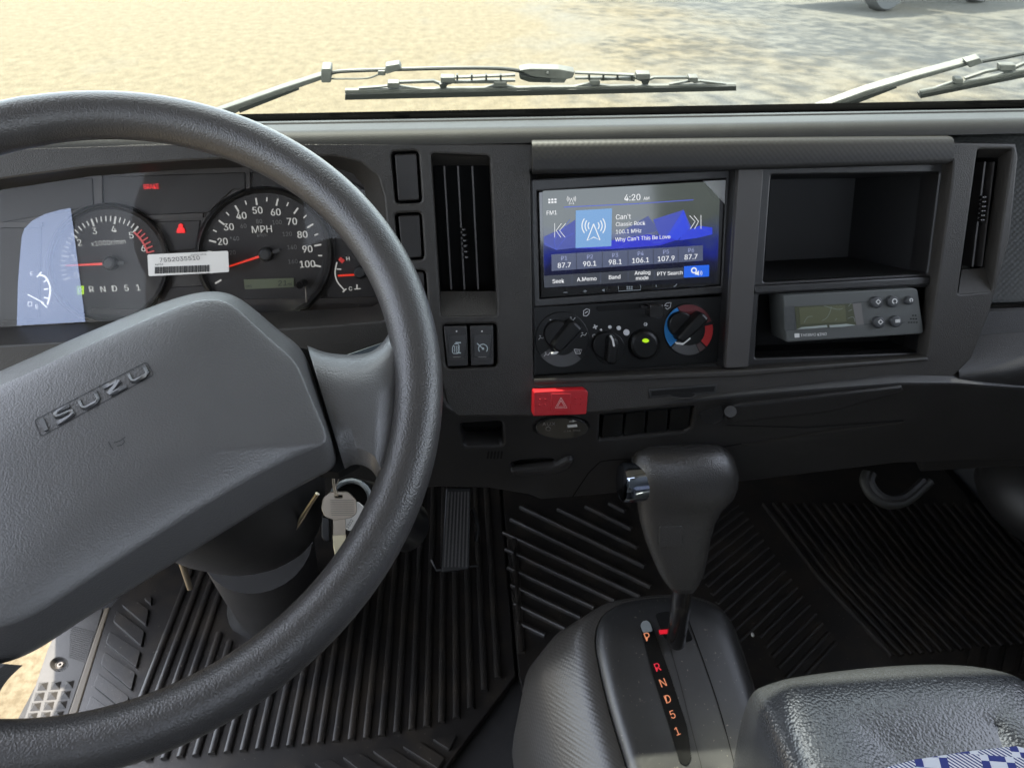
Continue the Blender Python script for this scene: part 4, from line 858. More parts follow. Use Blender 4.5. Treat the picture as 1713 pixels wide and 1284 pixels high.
# ------------------------------------------------------------------ steering wheel
stw = thing('steering_wheel', 'large dark grey steering wheel with grained airbag hub, turned slightly left', 'steering wheel', PW.w(0, 0, -.02))
q = MB(); n1, n2 = 160, 24; rings = []
for i in range(n1):
    a = 2*math.pi*i/n1; er = PW.ex*math.cos(a)+PW.ey*math.sin(a); c = PW.o+er*.2
    grip = 0.0006*max(0, math.sin(a*30))*(1 if 1.7 < a < 2.5 else 0)
    rings.append([c+er*math.cos(2*math.pi*j/n2)*(.0158+grip)+PW.n*math.sin(2*math.pi*j/n2)*.0165 for j in range(n2)])
vs = [p for r_ in rings for p in r_]; fs = [(i*n2+j, ((i+1) % n1)*n2+j, ((i+1) % n1)*n2+(j+1) % n2, i*n2+(j+1) % n2) for i in range(n1) for j in range(n2)]
q.add(vs, [f[::-1] for f in fs], LEATH); q.build('rim', stw)
O_ = [(385, 486), (425, 515), (475, 560), (508, 580), (528, 640), (552, 715), (571, 780), (540, 792), (440, 848), (300, 938), (130, 1040), (45, 1104), (-60, 1125), (-170, 1090), (-260, 1000), (-300, 860), (-270, 740), (-180, 690), (0, 622), (100, 575), (250, 512), (330, 486)]
C_ = [(378, 500), (412, 530), (462, 578), (496, 602), (515, 655), (538, 705), (552, 742), (515, 753), (425, 795), (285, 880), (125, 985), (45, 1040), (-50, 1060), (-140, 1035), (-220, 960), (-250, 850), (-225, 765), (-150, 715), (10, 642), (108, 594), (255, 530), (328, 500)]
def mixp(A, B, t): return [(a[0]+(b[0]-a[0])*t, a[1]+(b[1]-a[1])*t) for a, b in zip(A, B)]
cen = (150, 760); C2 = [(cen[0]+(x-cen[0])*.55, cen[1]+(y-cen[1])*.55) for x, y in C_]; C1 = [(cen[0]+(x-cen[0])*.90, cen[1]+(y-cen[1])*.90) for x, y in C_]
C3 = [(cen[0]+(x-cen[0])*.2, cen[1]+(y-cen[1])*.2) for x, y in C_]
q = MB(); rr_ = [(O_, -.03), (O_, -.002), (mixp(O_, C_, .12), .003), (mixp(O_, C_, .85), .022), (mixp(O_, C_, .97), .0250), (C_, .0258), (C1, .029), (C2, .034), (C3, .035)]
q.loft([[PW.pw(x, y, h) for x, y in P] for P, h in rr_][::-1], PAD, True, True)
hub = q.build('airbag_cover', stw, sub=3)
q = MB(); q.ppx(PW, [(430, 600), (505, 582), (580, 600), (600, 700), (600, 770), (565, 790), (480, 780)], -.03, -.012, VOID); q.build('hub_core', stw)
bpy.context.view_layer.update(); dg = bpy.context.evaluated_depsgraph_get(); he = hub.evaluated_get(dg); hme = he.to_mesh()
bv = BVHTree.FromPolygons([ORG['airbag_cover']+v.co for v in hme.vertices], [tuple(p.vertices) for p in hme.polygons]); he.to_mesh_clear()
def drape(x, y, e=0.0):
    hit = bv.ray_cast(CAM, ray(x, y).normalized())
    return (hit[0] if hit[0] else PW.pw(x, y, .03))+PW.n*e
def dribbon(q, P, wd, e, m, th=.0):
    R = ribbon(P, wd); n = len(P)
    for i in range(n-1):
        c4 = [R[i], R[i+1], R[2*n-2-i], R[2*n-1-i]]; T4 = [drape(x, y, e) for x, y in c4]
        nn = (T4[1]-T4[0]).cross(T4[2]-T4[1])
        if nn.dot(PW.n) < 0: T4 = T4[::-1]
        q.add(T4, [(0, 1, 2, 3)], m)
        if th:
            B4 = [p-PW.n*th for p in T4]; q.add(T4+B4, [(4, 5, 1, 0), (5, 6, 2, 1), (6, 7, 3, 2), (7, 4, 0, 3)], m)
def z6(x, y): return (20+x/6.118, 590+y/6.118)
frm = [z6(232, 690), z6(1380, 93), z6(1455, 225), z6(300, 856)]
def bi(u, v): a, b_, c, d = [V(p) for p in frm]; return tuple((a*(1-u)+b_*u)*(1-v)+(d*(1-u)+c*u)*v)
EDG = mat('emblem_groove', (.012, .012, .014), .6)
q = MB(); loop = rnd(frm, [5, 6, 6, 5], 5); dribbon(q, loop+[loop[0]], 1.4, .0003, EDG)
def letter(P, wd):
    Q = [bi(u, v) for u, v in P]; Q2 = [(x+.6, y+.9) for x, y in Q]; dribbon(q, Q2, wd+.6, .0004, EDG); dribbon(q, Q, wd, .0011, PADS, .001)
letter([(.058, .15), (.058, .86)], 7.5)
letter([(.30, .20), (.20, .20), (.165, .27), (.165, .40), (.20, .49), (.27, .52), (.305, .60), (.305, .72), (.27, .80), (.155, .80)], 5.5)
letter([(.385, .14), (.385, .66), (.41, .79), (.50, .80), (.53, .66), (.53, .14)], 5.5)
letter([(.60, .20), (.72, .20), (.745, .30), (.615, .66), (.63, .79), (.77, .80)], 5.5)
letter([(.825, .14), (.825, .66), (.85, .79), (.935, .80), (.965, .66), (.965, .14)], 5.5)
q.build('raised_emblem', hub, label='raised ISUZU lettering in a rounded frame')
q = MB()
for P in ([z6(988, 910), z6(1035, 990)], [z6(1045, 920), z6(1110, 900), z6(1160, 862)], [z6(1140, 885), z6(1155, 910), z6(1130, 940), z6(1078, 955)]): dribbon(q, P, 1.2, .0003, EDG)
q.build('horn_mark', hub)
for T_, B_, fl in ((catm([(514, 578), (545, 589), (585, 593), (620, 588), (645, 566), (668, 520)], 5), catm([(577, 784), (592, 777), (612, 780), (628, 795), (638, 828), (652, 880)], 5), 0),
                   (catm([(38, 1112), (14, 1135), (-2, 1160), (-10, 1190), (-5, 1215), (40, 1235)], 5), catm([(-160, 1096), (-150, 1110), (-148, 1140), (-160, 1180), (-190, 1210), (-240, 1220)], 5), 1)):
    q = MB(); rings = []
    for k, (a, b_) in enumerate(zip(T_, B_)):
        u_ = k/(len(T_)-1); cs = []
        hm = .006*(1-u_)+(.012 if fl == 0 else .004)*math.sin(math.pi*u_)*.5+.004
        for v_, hh in ((0, -.02), (0, -.008), (.05, -.001), (.15, hm*.8), (.35, hm), (.6, hm), (.85, hm*.8), (.95, -.001), (1, -.008), (1, -.02)):
            cs.append(PW.pw(a[0]+(b_[0]-a[0])*v_, a[1]+(b_[1]-a[1])*v_, hh))
        rings.append(cs)
    q.loft(rings if fl else rings, PAD, True, False); q.build('spoke', stw, ang=60)

# ------------------------------------------------------------------ column, stalk, keys
co = thing('steering_column', 'dark steering column shroud under the hub with rubber boot at the floor', 'steering column', FL.pw(455, 1010))
q = MB(); b0 = FL.pw(468, 1010, 0); b1 = at(430, 900, .86)
q.tube([b0, b0+(b1-b0)*.04, b0+(b1-b0)*.08, b0+(b1-b0)*.6, b1], [.085, .082, .068, .066, .063], DASH2, 28); q.build('boot', co)
q = MB(); hb = PW.w(0, 0, -.03)
c1 = at(400, 900, .80)
q.tube([PW.w(0, 0, -.035), PW.w(.01, -.0, -.07), at(405, 820, .62), at(430, 845, .67), at(450, 860, .72), at(462, 880, .78)], [.05, .078, .075, .062, .050, .044], TRIM, 26)
q.build('shroud', co, sub=1)
q = MB(); q.tube([at(303, 935, .70), at(318, 984, .72)], [.0035, .0028], mat('lever_bronze', (.22, .18, .13), .35, metal=.6), 10); q.build('tilt_lever', co)
q = MB(); iga = at(615, 850, .66); igb = at(586, 838, .60); q.tube([at(680, 880, .72), iga, igb], [.025, .024, .019], BLACK, 22)
rg = []; axn = (igb-iga).normalized(); u0 = axn.orthogonal().normalized(); v0 = axn.cross(u0)
q.build('ignition_barrel', co); q = MB()
q.tube([igb+axn*.001+(u0*math.cos(a/12*math.pi)+v0*math.sin(a/12*math.pi))*.0165 for a in range(25)], .0022, mat('ring_grey', (.25, .27, .28), .3, metal=.5), 8); q.build('ignition_ring', co)
q = MB(); SK = mat('stalk_grey', (.07, .085, .095), .45)
q.loft([[D0.pw(x, y, h) for x, y, h in R_] for R_ in ([(560, 600, .04), (700, 560, .04), (700, 600, .04), (560, 640, .04)], [(575, 596, .052), (660, 566, .052), (690, 590, .052), (570, 632, .052)])], SK)
q.stroke(D0, ell(647, 579, 5, 4, 12, 60, 300), 1.6, .054, WHITE); q.stroke(D0, [(624, 587), (634, 585)], 2, .054, WHITE); q.build('turn_stalk', co, label='light switch stalk with white symbols')
kr = thing('key_bunch', 'bunch of keys with white tag hanging from the ignition behind the wheel', 'keys', at(565, 790, .565))
K = Pl(at(567, 845, .575), (.05, -.83, .55))
q = MB(); head = [(540, 832), (552, 822), (582, 822), (596, 836), (597, 858), (588, 866), (560, 870), (543, 864), (537, 850)]
q.prism(K, K.pts(rnd(head, 5), .001), -.001, .0012, STEEL, bev=.0005, holes=[K.pts(rnd([(560, 828), (573, 828), (573, 832), (560, 832)], 1.5), .001)])
for k in range(9): q.stroke(K, [(552+k*.3, 836+k*3.1), (592, 836+k*3.1)], .7, .0015, GREY)
kq = q.build('key', kr)
q = MB(); q.prism(K, K.pts([(557, 868), (578, 867), (578, 895), (557, 896)], .0005), -.001, .0008, STEEL, bev=.0003); q.prism(K, K.pts([(556, 895), (579, 894), (578, 903), (579, 912), (577, 925), (578, 945), (559, 945), (560, 925), (558, 915)], .0006), -.0012, .001, BRASS, bev=.0003); q.build('key_blade', kq)
q = MB(); q.prism(K, K.pts(rnd([(584, 846), (598, 838), (611, 850), (612, 860), (602, 882), (590, 888), (578, 886), (574, 870)], 6), -.006), -.008, -.006, PAPER); q.text(K, '3302', 585, 876, 5, -.0056, INK, rot=55); q.build('white_tag', kr)
q = MB(); q.prism(K, K.pts(rnd([(538, 862), (552, 866), (552, 906), (542, 905), (537, 898)], 3), -.004), -.012, -.004, BLACK, bev=.001); q.build('black_fob', kr)
q = MB(); q.tube([at(483, 897, .60), at(505, 862, .585), at(530, 825, .57)], .0014, BRASS, 8); q.tube([at(487, 897, .60), at(508, 866, .586), at(520, 845, .58), at(533, 826, .57)], .0009, STEEL, 6); q.build('spare_key', kr)
q = MB()
for dx in (0, 3): q.tube([at(x+dx, y, .572) for x, y in catm([(555, 787), (556, 800), (557, 812), (560, 824), (562, 829)])], .0007, STEEL, 8)
q.tube([at(570, 784, .575), at(567, 800, .573), at(562, 815, .572)], .0005, STEEL, 6); q.build('key_ring', kr)

# ------------------------------------------------------------------ gear selector
gs = thing('gear_selector', 'automatic gear selector console with T-handle lever beside the passenger seat', 'gear selector', FL.pw(1080, 1284))
ctr = at(1130, 1070, .92); GP = Pl(ctr, (0, -math.sin(rad(22)), math.cos(rad(22))), (1, 0, 0))
po = [(1040, 1008), (1090, 999), (1150, 998), (1195, 1012), (1222, 1040), (1242, 1090), (1270, 1180), (1296, 1270), (1305, 1330), (1290, 1400), (1200, 1440), (1110, 1430), (1072, 1380), (1050, 1290), (1020, 1190), (1001, 1110), (996, 1065), (1008, 1030)]
pl_ = catm(po+[po[0]], 4)[:-1]; pcx = (1150, 1200)
def sc_(P, k, dx=0, dy=0): return [(pcx[0]+(x-pcx[0])*k+dx, pcx[1]+(y-pcx[1])*k+dy) for x, y in P]
q = MB(); q.loft([[GP.pw(x, y, h) for x, y in P] for P, h in ((pl_, -.012), (pl_, -.004), (sc_(pl_, .992), -.001), (sc_(pl_, .93), .007), (sc_(pl_, .84), .0105), (sc_(pl_, .74), .0115), (sc_(pl_, .4), .012))], CONS, False, True)
gtop = q.build('gate_plate', gs, ang=60)
q = MB(); outer = []
topw = [GP.w(*GP.px(x, y, 0), 0) for x, y in sc_(pl_, 1.006)]
cw = sum(topw, V())/len(topw)
def ringw(k, dz, dx=0, dy=0): return [V((cw.x+(p.x-cw.x)*k+dx+(p.x-cw.x < 0)*(p.x-cw.x)*.0, cw.y+(p.y-cw.y)*k+dy, p.z+dz)) for p in topw]
def flo(k, z, dx, dy): return [V((cw.x+(p.x-cw.x)*k+dx, cw.y+(p.y-cw.y)*k+dy, z)) for p in topw]
def lefty(R_, e):                                    # swell the driver's side of the skirt
    return [V((p.x-(e if p.x < cw.x else e*.1)*min(1, abs(p.x-cw.x)/.04), p.y, p.z)) for p in R_]
q.loft([ringw(1.0, -.012), ringw(1.0, -.0015), lefty(ringw(1.03, -.002), .012), lefty(ringw(1.06, -.012), .020), lefty(ringw(1.11, -.05), .050), lefty(ringw(1.18, -.11), .070), lefty(flo(1.22, .02, -.005, -.005), .074), lefty(flo(1.24, -.01, -.005, -.005), .074)], DIAMC, False, False)
q.build('console_skirt', gs, ang=70)
hG = .0125
q = MB(); q.stroke(GP, catm([(1149, 1030), (1175, 1100), (1205, 1190), (1230, 1284), (1240, 1340)], 4), 1.6, hG, VOID); q.stroke(GP, catm([(1122, 1085), (1140, 1150), (1160, 1230), (1174, 1284), (1180, 1320)], 4), 1.4, hG, TRIM)
q.ppx(GP, rnd([(1096, 1026), (1112, 1022), (1140, 1023), (1160, 1070), (1130, 1078), (1112, 1068)], 6), hG-.001, hG+.0004, VOID); q.ppx(GP, [(1102, 1053), (1116, 1052), (1118, 1059), (1104, 1060)], hG, hG+.0009, emi('gate_red', (225, 30, 50), .9)); q.build('gate_slot', gs)
q = MB(); strip = [(1070, 1045), (1074, 1037), (1084, 1036), (1090, 1042), (1122, 1130), (1150, 1215), (1157, 1268), (1150, 1280), (1138, 1276), (1120, 1215), (1092, 1128)]
q.ppx(GP, rnd(strip, 4), hG-.002, hG+.0012, BLACK, bev=.0004)
q.ppx(GP, rnd([(1071, 1045), (1075, 1038), (1083, 1037), (1088, 1042), (1092, 1055), (1076, 1058)], 3), hG, hG+.0018, mat('strip_reflection', (.3, .33, .34), .3)); iq = q.build('position_strip', gs)  # pale top end painted as a reflection on the strip
for s_, x, y, m_ in (('P', 1083, 1064, LWHT), ('R', 1100, 1115, LRED), ('N', 1109, 1141, LWHT), ('D', 1117, 1168, LWHT), ('5', 1125, 1194, LWHT), ('1', 1133, 1222, LWHT)): q = MB(); q.text(GP, s_, x, y, 13, hG+.002, m_, rot=14, bold=0); q.build('position_letter', iq)
G = Pl(at(1140, 880, .83), (-.05, -math.cos(rad(15)), math.sin(rad(15))))
secs = [(741, 1100, 1190, .006), (745, 1078, 1205, .014), (753, 1064, 1218, .021), (768, 1056, 1228, .026), (790, 1056, 1234, .028), (812, 1061, 1233, .027), (828, 1065, 1227, .025), (838, 1066, 1219, .0225), (850, 1067, 1207, .020), (868, 1070, 1197, .019), (895, 1077, 1189, .018), (925, 1088, 1184, .017), (952, 1100, 1178, .016), (972, 1112, 1170, .015), (983, 1122, 1162, .012), (987, 1130, 1154, .006)]
q = MB(); rings = []; lo_ = G
# the handle is thicker towards the camera at its top
for y, xa, xb, dp in secs:
    a = lo_.px(xa, y); b_ = lo_.px(xb, y); cx = (a[0]+b_[0])/2; rx = abs(b_[0]-a[0])/2; cy = (a[1]+b_[1])/2; R_ = []
    for k in range(32):
        t_ = 2*math.pi*k/32; c_, s_ = math.cos(t_), math.sin(t_); e = .72
        R_.append(lo_.w(cx+rx*math.copysign(abs(c_)**e, c_), cy, dp*math.copysign(abs(s_)**.85, s_)))
    rings.append(R_)
q.loft(rings[::-1], KNOB); hd = q.build('lever_handle', gs, ang=75)
q = MB(); q.ppx(G, rnd([(1103, 881), (1143, 879), (1141, 914), (1102, 916)], 4), .0172, .0196, KNOB, bev=.0005); q.build('lock_cover', hd)
q = MB(); c0 = G.pw(1078, 800, 0); ax_ = (-G.ex*.95-G.ey*.0+G.n*.25).normalized(); rings = []; uu = G.ey; vv = ax_.cross(uu).normalized()
for d_, k_ in ((-.01, 1), (.018, 1), (.025, .97), (.028, .88), (.029, .6)):
    R_ = []
    for k in range(28):
        t_ = 2*math.pi*k/28; c_, s_ = math.cos(t_), math.sin(t_); R_.append(c0+G.n*.004+ax_*d_+(uu*.0225*math.copysign(abs(c_)**.8, c_)+vv*.017*math.copysign(abs(s_)**.8, s_))*k_)
    rings.append(R_)
q.loft(rings, CHROME2); q.build('release_button', hd, label='chrome release button')
q = MB(); q.tube([at(1143, 975, .868), at(1131, 1068, .900), at(1131, 1076, .915)], [.0118, .0118, .011], GLOSS, 22); q.build('lever_shaft', gs)

# ------------------------------------------------------------------ floor mats
def rib(q, a, b_, wd=.010, h0=.004, hh=.006, m=RUB):
    a = V((*a, 0)); b_ = V((*b_, 0)); t = (b_-a).normalized(); s_ = V((-t.y, t.x, 0)); pr = [(-.5, 0), (-.42, .75), (-.22, 1), (.22, 1), (.42, .75), (.5, 0)]
    q.loft([[p+s_*wd*u+V((0, 0, h0+hh*v)) for u, v in pr] for p in (a, b_)], m, True, True, close=True)
def blk(par, P, hh=.006, m=RUB): q = MB(); q.prism(FL, FL.pts(rnd(P, 3.5, 4), .01), .003, .003+hh, m, bev=.0006); q.build('tread_block', par)
dm = thing('driver_floor_mat', 'ribbed black rubber mat under the steering wheel and pedal', 'floor mat', FL.pw(500, 1150))
q = MB(); mo = [FL.px(181, 1022), FL.px(127, 1199), FL.px(100, 1290), FL.px(60, 1480), FL.px(640, 1480), FL.px(753, 1275), FL.px(862, 1132)]
mo = mo+[(mo[-1][0]+.0, 1.25), (-.69+.06, 1.25), (FL.px(262, 960)[0], FL.px(262, 960)[1]), FL.px(200, 1000)]
q.prism(FL, mo, -.008, .004, RUB, bev=.002); q.build('mat_base', dm)
q = MB(); 
bots = [(200, 1272), (261, 1267), (442, 1249), (622, 1231), (708, 1214), (778, 1194), (823, 1136), (863, 1116)]; bw = [FL.px(x, y, .01) for x, y in bots]
tops_l = [FL.px(240, 1155, .01), FL.px(275, 985, .01)]
x = FL.px(237, 1172, .01)[0]-.004; k = 0
xr = FL.px(850, 1110, .01)[0]
while x < xr:
    y0_ = None
    for (xa, ya), (xb, yb) in zip(bw, bw[1:]):
        if xa <= x <= xb: y0_ = ya+(yb-ya)*(x-xa)/(xb-xa)
    if y0_ is None: y0_ = bw[0][1]
    top = 1.19 if k > 3 else .98+.03*k
    bx, by = FL.px(452, 1010)
    if abs(x-bx) < .088: top = by-math.sqrt(max(0, .0082-(x-bx)**2))
    rib(q, (x, y0_), (x, top), .0105); k += 1; x += .0213
q.build('mat_ribs', dm)
for P in ([(870, 250), (915, 235), (915, 290)], [(735, 290), (830, 265), (900, 320), (885, 415)], [(685, 390), (710, 325), (875, 450), (855, 540)], [(640, 520), (665, 450), (850, 570), (825, 670)],
          [(610, 650), (635, 575), (820, 700), (795, 805)], [(565, 780), (595, 705), (780, 845), (765, 915), (745, 925)], [(520, 920), (550, 840), (720, 960), (700, 1050), (690, 1060)], [(480, 1050), (505, 975), (680, 1100), (660, 1190)], [(440, 1180), (460, 1105), (640, 1240), (620, 1320)]): blk(dm, [(x/3.627, 930+y/3.627) for x, y in P])
for P in ([(1440, 705), (1522, 690), (1497, 742)], [(1340, 730), (1400, 715), (1482, 768), (1462, 800), (1455, 802)], [(1240, 745), (1300, 735), (1430, 815), (1400, 860)], [(1140, 765), (1200, 752), (1350, 850), (1310, 900)], [(1045, 785), (1100, 772), (1290, 890), (1240, 940)], [(950, 800), (1005, 790), (1180, 900), (1130, 960)], [(850, 815), (905, 803), (1080, 920), (1030, 970)]): blk(dm, [(x/1.9919, 880+y/1.9919) for x, y in P])
pm = thing('passenger_floor_mat', 'ribbed black rubber mat in the shaded footwell right of the gear console', 'floor mat', FL.pw(1300, 950))
q = MB(); lm = FL.px(868, 1132); q.prism(FL, [lm, (lm[0]+.0, 1.25), (XR-.03, 1.25), (XR-.03, .3), (lm[0]+.06, .3)], -.009, .003, RUB, bev=.002); q.build('mat_base', pm)
q = MB()
Lf = [(1000, 50), (780, 80), (520, 105), (170, 85), (80, 200), (10, 325), (30, 480), (55, 650), (85, 815), (115, 990), (145, 1165)]
Rg = [(1150, 130), (1210, 295), (1265, 465), (1330, 640), (1385, 830), (1290, 920), (1050, 960), (860, 1025), (735, 1120), (600, 1225), (400, 1284)]
for (xa, ya), (xb, yb) in zip(Lf, Rg):
    a = (840+xa/5.58, 830+ya/5.58); b_ = (840+xb/5.58, 830+yb/5.58); rib(q, FL.px(*a, .008), FL.px(*b_, .008), .009, .003, .006)
rib(q, FL.px(860, 900, .008), FL.px(872, 1090, .008), .012, .003, .006)
for k in range(-3, 26):
    xt = 640+47*k; a = (1100+xt/2.795, 760+225/2.795); xb = xt+600; b_ = (1100+xb/2.795, 760+(945-(xb-1000)*.09)/2.795)
    m_ = (a[0]*.55+b_[0]*.45-6, a[1]*.55+b_[1]*.45+6)
    pa, pm_, pb = FL.px(*a, .008), FL.px(*m_, .008), FL.px(*b_, .008); rib(q, pa, pm_, .0085, .003, .006); rib(q, pm_, pb, .0085, .003, .006)
A0_, A1_ = V(FL.px(1228, 850)), V(FL.px(1392, 1082)); dd_ = (V(FL.px(1150, 960))-V(FL.px(1250, 880))).normalized()
for k in range(18):
    p_ = A0_+(A1_-A0_)*(k/17)-dd_*.01; rib(q, tuple(p_), tuple(p_+dd_*(.17 if k < 12 else .13)), .008, .002, .0035)
q.build('mat_ribs', pm)
for k in range(5): x = 1625+k*30; blk(pm, [(x, 1080), (x+18, 1077), (x+10, 1120), (x-10, 1122)], .006)
q = MB(); pp_ = FL.pw(1259, 1061, .012); q.ball(pp_, .0028, PAPER, ry=.0045, rz=.002, n=8); q.build('crumb', label='tiny white crumb on the dark passenger mat', cat='debris')
# pedal
pe = thing('accelerator_pedal', 'ribbed black accelerator pedal under the left of the dashboard', 'pedal', at(762, 955, 1.26))
AP = Pl(at(762, 900, 1.24), (0, -.72, .69)); q = MB(); q.ppx(AP, [(746, 815), (787, 815), (785, 952), (738, 958)], -.008, 0, BLACK, bev=.002, r=4)
for k in range(7): u_ = (k+.5)/7; q.stroke(AP, [(748+u_*38, 822), (740+u_*43, 948)], 2.4, .0022, GREY, .002)
q.build('pedal_pad', pe); q = MB(); q.tube([AP.pw(790, 850, -.01), AP.pw(800, 880, -.02), AP.pw(796, 905, -.02)], .004, BLACK, 8); q.tube([AP.pw(722, 935, -.03), AP.pw(730, 953, -.03), AP.pw(800, 945, -.03)], .003, BLACK, 8); q.build('pedal_bracket', pe)
# sill
sp_ = thing('door_sill_plate', 'pale grey scuff plate with countersunk screw at the open door', 'sill plate', FL.pw(100, 1150, -.01))
q = MB(); h = -.006; hole = ell(99, 1110, 15, 12, 24)
q.prism(FL, [FL.px(*p_, h) for p_ in [(110, 1020), (172, 1018), (160, 1060), (110, 1206), (30, 1460), (-60, 1460), (37, 1211), (79, 1087)]], -.05, h, SILLM, holes=[[FL.px(*p_, h) for p_ in hole]], bev=.001)
q.loft([[FL.pw(*p_, h) for p_ in hole], [FL.pw(*p_, h-.008) for p_ in ell(101, 1112, 9, 7.5, 24)]], SILLM, False, True)
for k in range(26):
    y_ = 1046+k*3.1; q.stroke(FL, [(150-k*1.05, y_-10+k*.1), (158-k*1.2, y_)], .01, h, SILLM)
for k in range(24):
    a = (118-k*.2, 1045+k*3.4); b_ = (158-k*.9, 1055+k*3.4)
    if math.hypot(a[0]-99, a[1]-1110) > 20: q.stroke(FL, [a, b_], 1.5, h+.0012, SILLM, .001)
for i in range(14):
    for j in range(3):
        xx = 73+j*22-i*5.9; yy = 1147+i*17-j*1.5
        P = [FL.pw(xx-8, yy-6, h), FL.pw(xx+8, yy-7, h), FL.pw(xx+5, yy+7, h), FL.pw(xx-11, yy+8, h)]; c = sum(P, V())/4+V((0, 0, .006)); q.add(P+[c], [(3, 2, 4), (2, 1, 4), (1, 0, 4), (0, 3, 4)], SILLM)
q.build('plate', sp_)
q = MB(); sc = FL.pw(101, 1112, h-.006); q.tube([sc-V((0, 0, .003)), sc, sc+V((0, 0, .002))], [.007, .007, .0045], STEEL, 20); q.tube([sc+V((0, 0, .002)), sc+V((0, 0, .0026))], .0022, VOID, 6); q.build('screw', sp_)
q = MB(); q.prism(FL, [FL.px(*p_, .004) for p_ in [(175, 1018), (184, 1016), (128, 1200), (60, 1450), (30, 1450), (112, 1203)]], -.04, .006, SILLT, bev=.002); q.build('sill_trim', sp_)
# ring holder under the dashboard
ch = thing('cup_ring', 'olive grey half ring holder tucked under the passenger side of the dashboard', 'holder', at(1500, 840, 1.0))
CP = Pl(at(1500, 810, 1.0), (0, -.55, .83)); q = MB(); OL = mat('olive_plastic', (.012, .012, .010), .6)
pa = catm([(1450, 790), (1446, 806), (1458, 828), (1480, 842), (1505, 842), (1525, 832), (1555, 805)], 4)
q.tube([CP.pw(*p_) for p_ in pa], .0065, OL, 10); q.tube([CP.pw(x*.82+1500*.18, y*.82+800*.18, .002) for x, y in pa], .006, DASH2, 8); q.build('ring', ch)
# kick panel lump far right
q = MB(); q.ball(at(1760, 825, 1.15), .10, DASH2, ry=.12, rz=.075, n=20); q.build('footwell_trim', label='rounded dark trim bulge at the far right of the footwell', cat='trim panel')

# ------------------------------------------------------------------ passenger seat
se = thing('passenger_seat', 'seat cushion of glossy grained grey vinyl with blue patterned cloth middle', 'seat', (.66, .2, .0))
SZ = .385; SP_ = Pl((0, 0, SZ), (0, 0, 1), (1, 0, 0))
fe = [(1268, 1126), (1320, 1112), (1400, 1101), (1480, 1093), (1560, 1089), (1630, 1092), (1690, 1103), (1735, 1124), (1765, 1165)]
fw = [SP_.px(*p_) for p_ in fe]; x0_ = fw[0][0]-.002; q = MB()
ol = [(x0_, fw[0][1]-.012), (x0_+.003, fw[0][1]-.003)]+fw+[(fw[-1][0]+.05, -.1), (x0_, -.1)]
ol = [(x0_, -.1), (x0_, .1), (x0_, .3)]+ol[1:-2]+[(fw[-1][0]+.05, .25), (fw[-1][0]+.05, .1), (fw[-1][0]+.05, -.1)]
cs_ = (sum(p[0] for p in ol)/len(ol), .16)
def sring(k, z): return [V((cs_[0]+(p[0]-cs_[0])*k, cs_[1]+(p[1]-cs_[1])*k, z)) for p in ol]
def inset(d, z):
    P = ccw(ol); return [V((x, y, z)) for x, y in offset(P, d)]
q.loft([inset(.012, .12), inset(.0, .20), inset(-.006, SZ-.06), inset(-.002, SZ-.026), inset(.005, SZ-.010), inset(.016, SZ-.002), inset(.045, SZ), inset(.075, SZ-.004), inset(.10, SZ-.010)], VINYL, True, True); q.build('vinyl_cushion', se, sub=2)
cm = bpy.data.materials.new('blue_pattern_cloth'); cm.use_nodes = True; t = cm.node_tree; N = t.nodes; L = t.links; b = N['Principled BSDF']; b.inputs['Roughness'].default_value = .9
tc = N.new('ShaderNodeTexCoord'); mp = N.new('ShaderNodeMapping'); mp.inputs['Rotation'].default_value = (0, 0, rad(12)); mp.inputs['Scale'].default_value = (1, 1.4, 1); L.new(tc.outputs['Object'], mp.inputs[0])
c1_ = N.new('ShaderNodeTexChecker'); c1_.inputs['Scale'].default_value = 70; c1_.inputs[1].default_value = (.02, .03, .16, 1); c1_.inputs[2].default_value = (.5, .52, .58, 1); L.new(mp.outputs[0], c1_.inputs[0])
w1 = N.new('ShaderNodeTexWave'); w1.bands_direction = 'DIAGONAL'; w1.inputs['Scale'].default_value = 130; L.new(mp.outputs[0], w1.inputs[0])
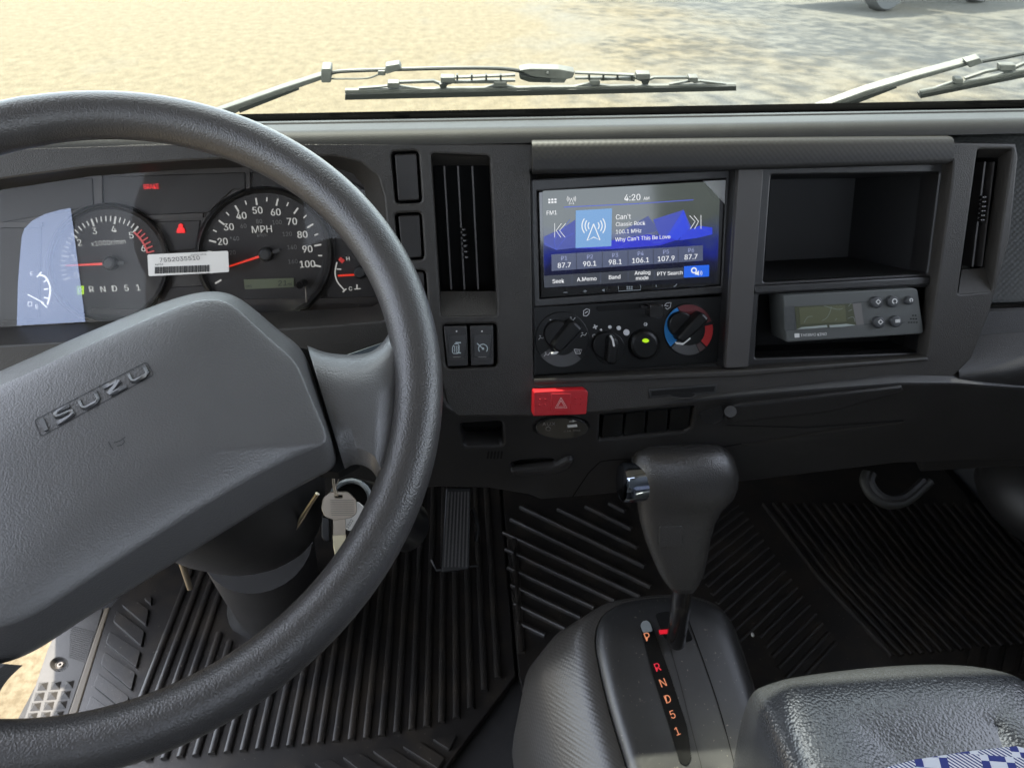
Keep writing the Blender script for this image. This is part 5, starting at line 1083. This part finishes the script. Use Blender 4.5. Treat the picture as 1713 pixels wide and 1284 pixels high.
mp2 = N.new('ShaderNodeMapping'); mp2.inputs['Location'].default_value = (.007, .007, 0); L.new(mp.outputs[0], mp2.inputs[0]); c3 = N.new('ShaderNodeTexChecker'); c3.inputs['Scale'].default_value = 35; L.new(mp2.outputs[0], c3.inputs[0])
rw = N.new('ShaderNodeValToRGB'); rw.color_ramp.interpolation = 'CONSTANT'; rw.color_ramp.elements[1].position = .5; rw.color_ramp.elements[0].color = (.03, .04, .14, 1); rw.color_ramp.elements[1].color = (.55, .57, .6, 1); L.new(w1.outputs[0], rw.inputs[0])
mx = N.new('ShaderNodeMixRGB'); L.new(c3.outputs['Fac'], mx.inputs[0]); L.new(c1_.outputs[0], mx.inputs[1]); L.new(rw.outputs[0], mx.inputs[2]); L.new(mx.outputs[0], b.inputs['Base Color'])
q = MB(); cf = [SP_.px(*p_) for p_ in [(1395, 1300), (1450, 1284), (1530, 1262), (1620, 1248), (1713, 1238), (1800, 1230), (1900, 1228)]]
q.prism(SP_, [(cf[0][0], -.08)]+cf+[(cf[-1][0], -.08)], -.02, -.004, cm, bev=.004); q.build('cloth_centre', se)

q = MB()
VNS = mat('backrest_vinyl', (.04, .042, .045), .4)
def added_backrest(x0, x1, y, z0, z1):
    P = rnd([(x0, z0), (x1, z0), (x1-.03, z1), (x0+.03, z1)], .06); B = Pl((0, y, 0), (0, 1, .25), (1, 0, 0)); B = Pl((0, y, 0), (0, .97, .25), (-1, 0, 0))
    q.prism(B, [(-a, b) for a, b in P], -.12, 0, VNS, bev=.03)
added_backrest(.13, .98, -.02, .36, 1.0); q.build('added_backrest', se)  # unseen, added to keep rear-window light off the footwell
ds = thing('added_driver_seat', 'added unseen grey vinyl driver seat behind the steering wheel', 'seat', (-.25, -.2, 0))  # unseen driver seat, added; its back also blocks light from behind
q = MB(); added_backrest(-.50, -.02, -.17, .36, 1.0); q.build('added_backrest', ds)
q = MB(); q.prism(Pl((0, 0, .42), (0, 0, 1), (1, 0, 0)), rnd([(-.52, -.2), (.0, -.2), (.0, .17), (-.52, .17)], .06), -.14, 0, VINYL, bev=.03); q.build('added_seat_cushion', ds)
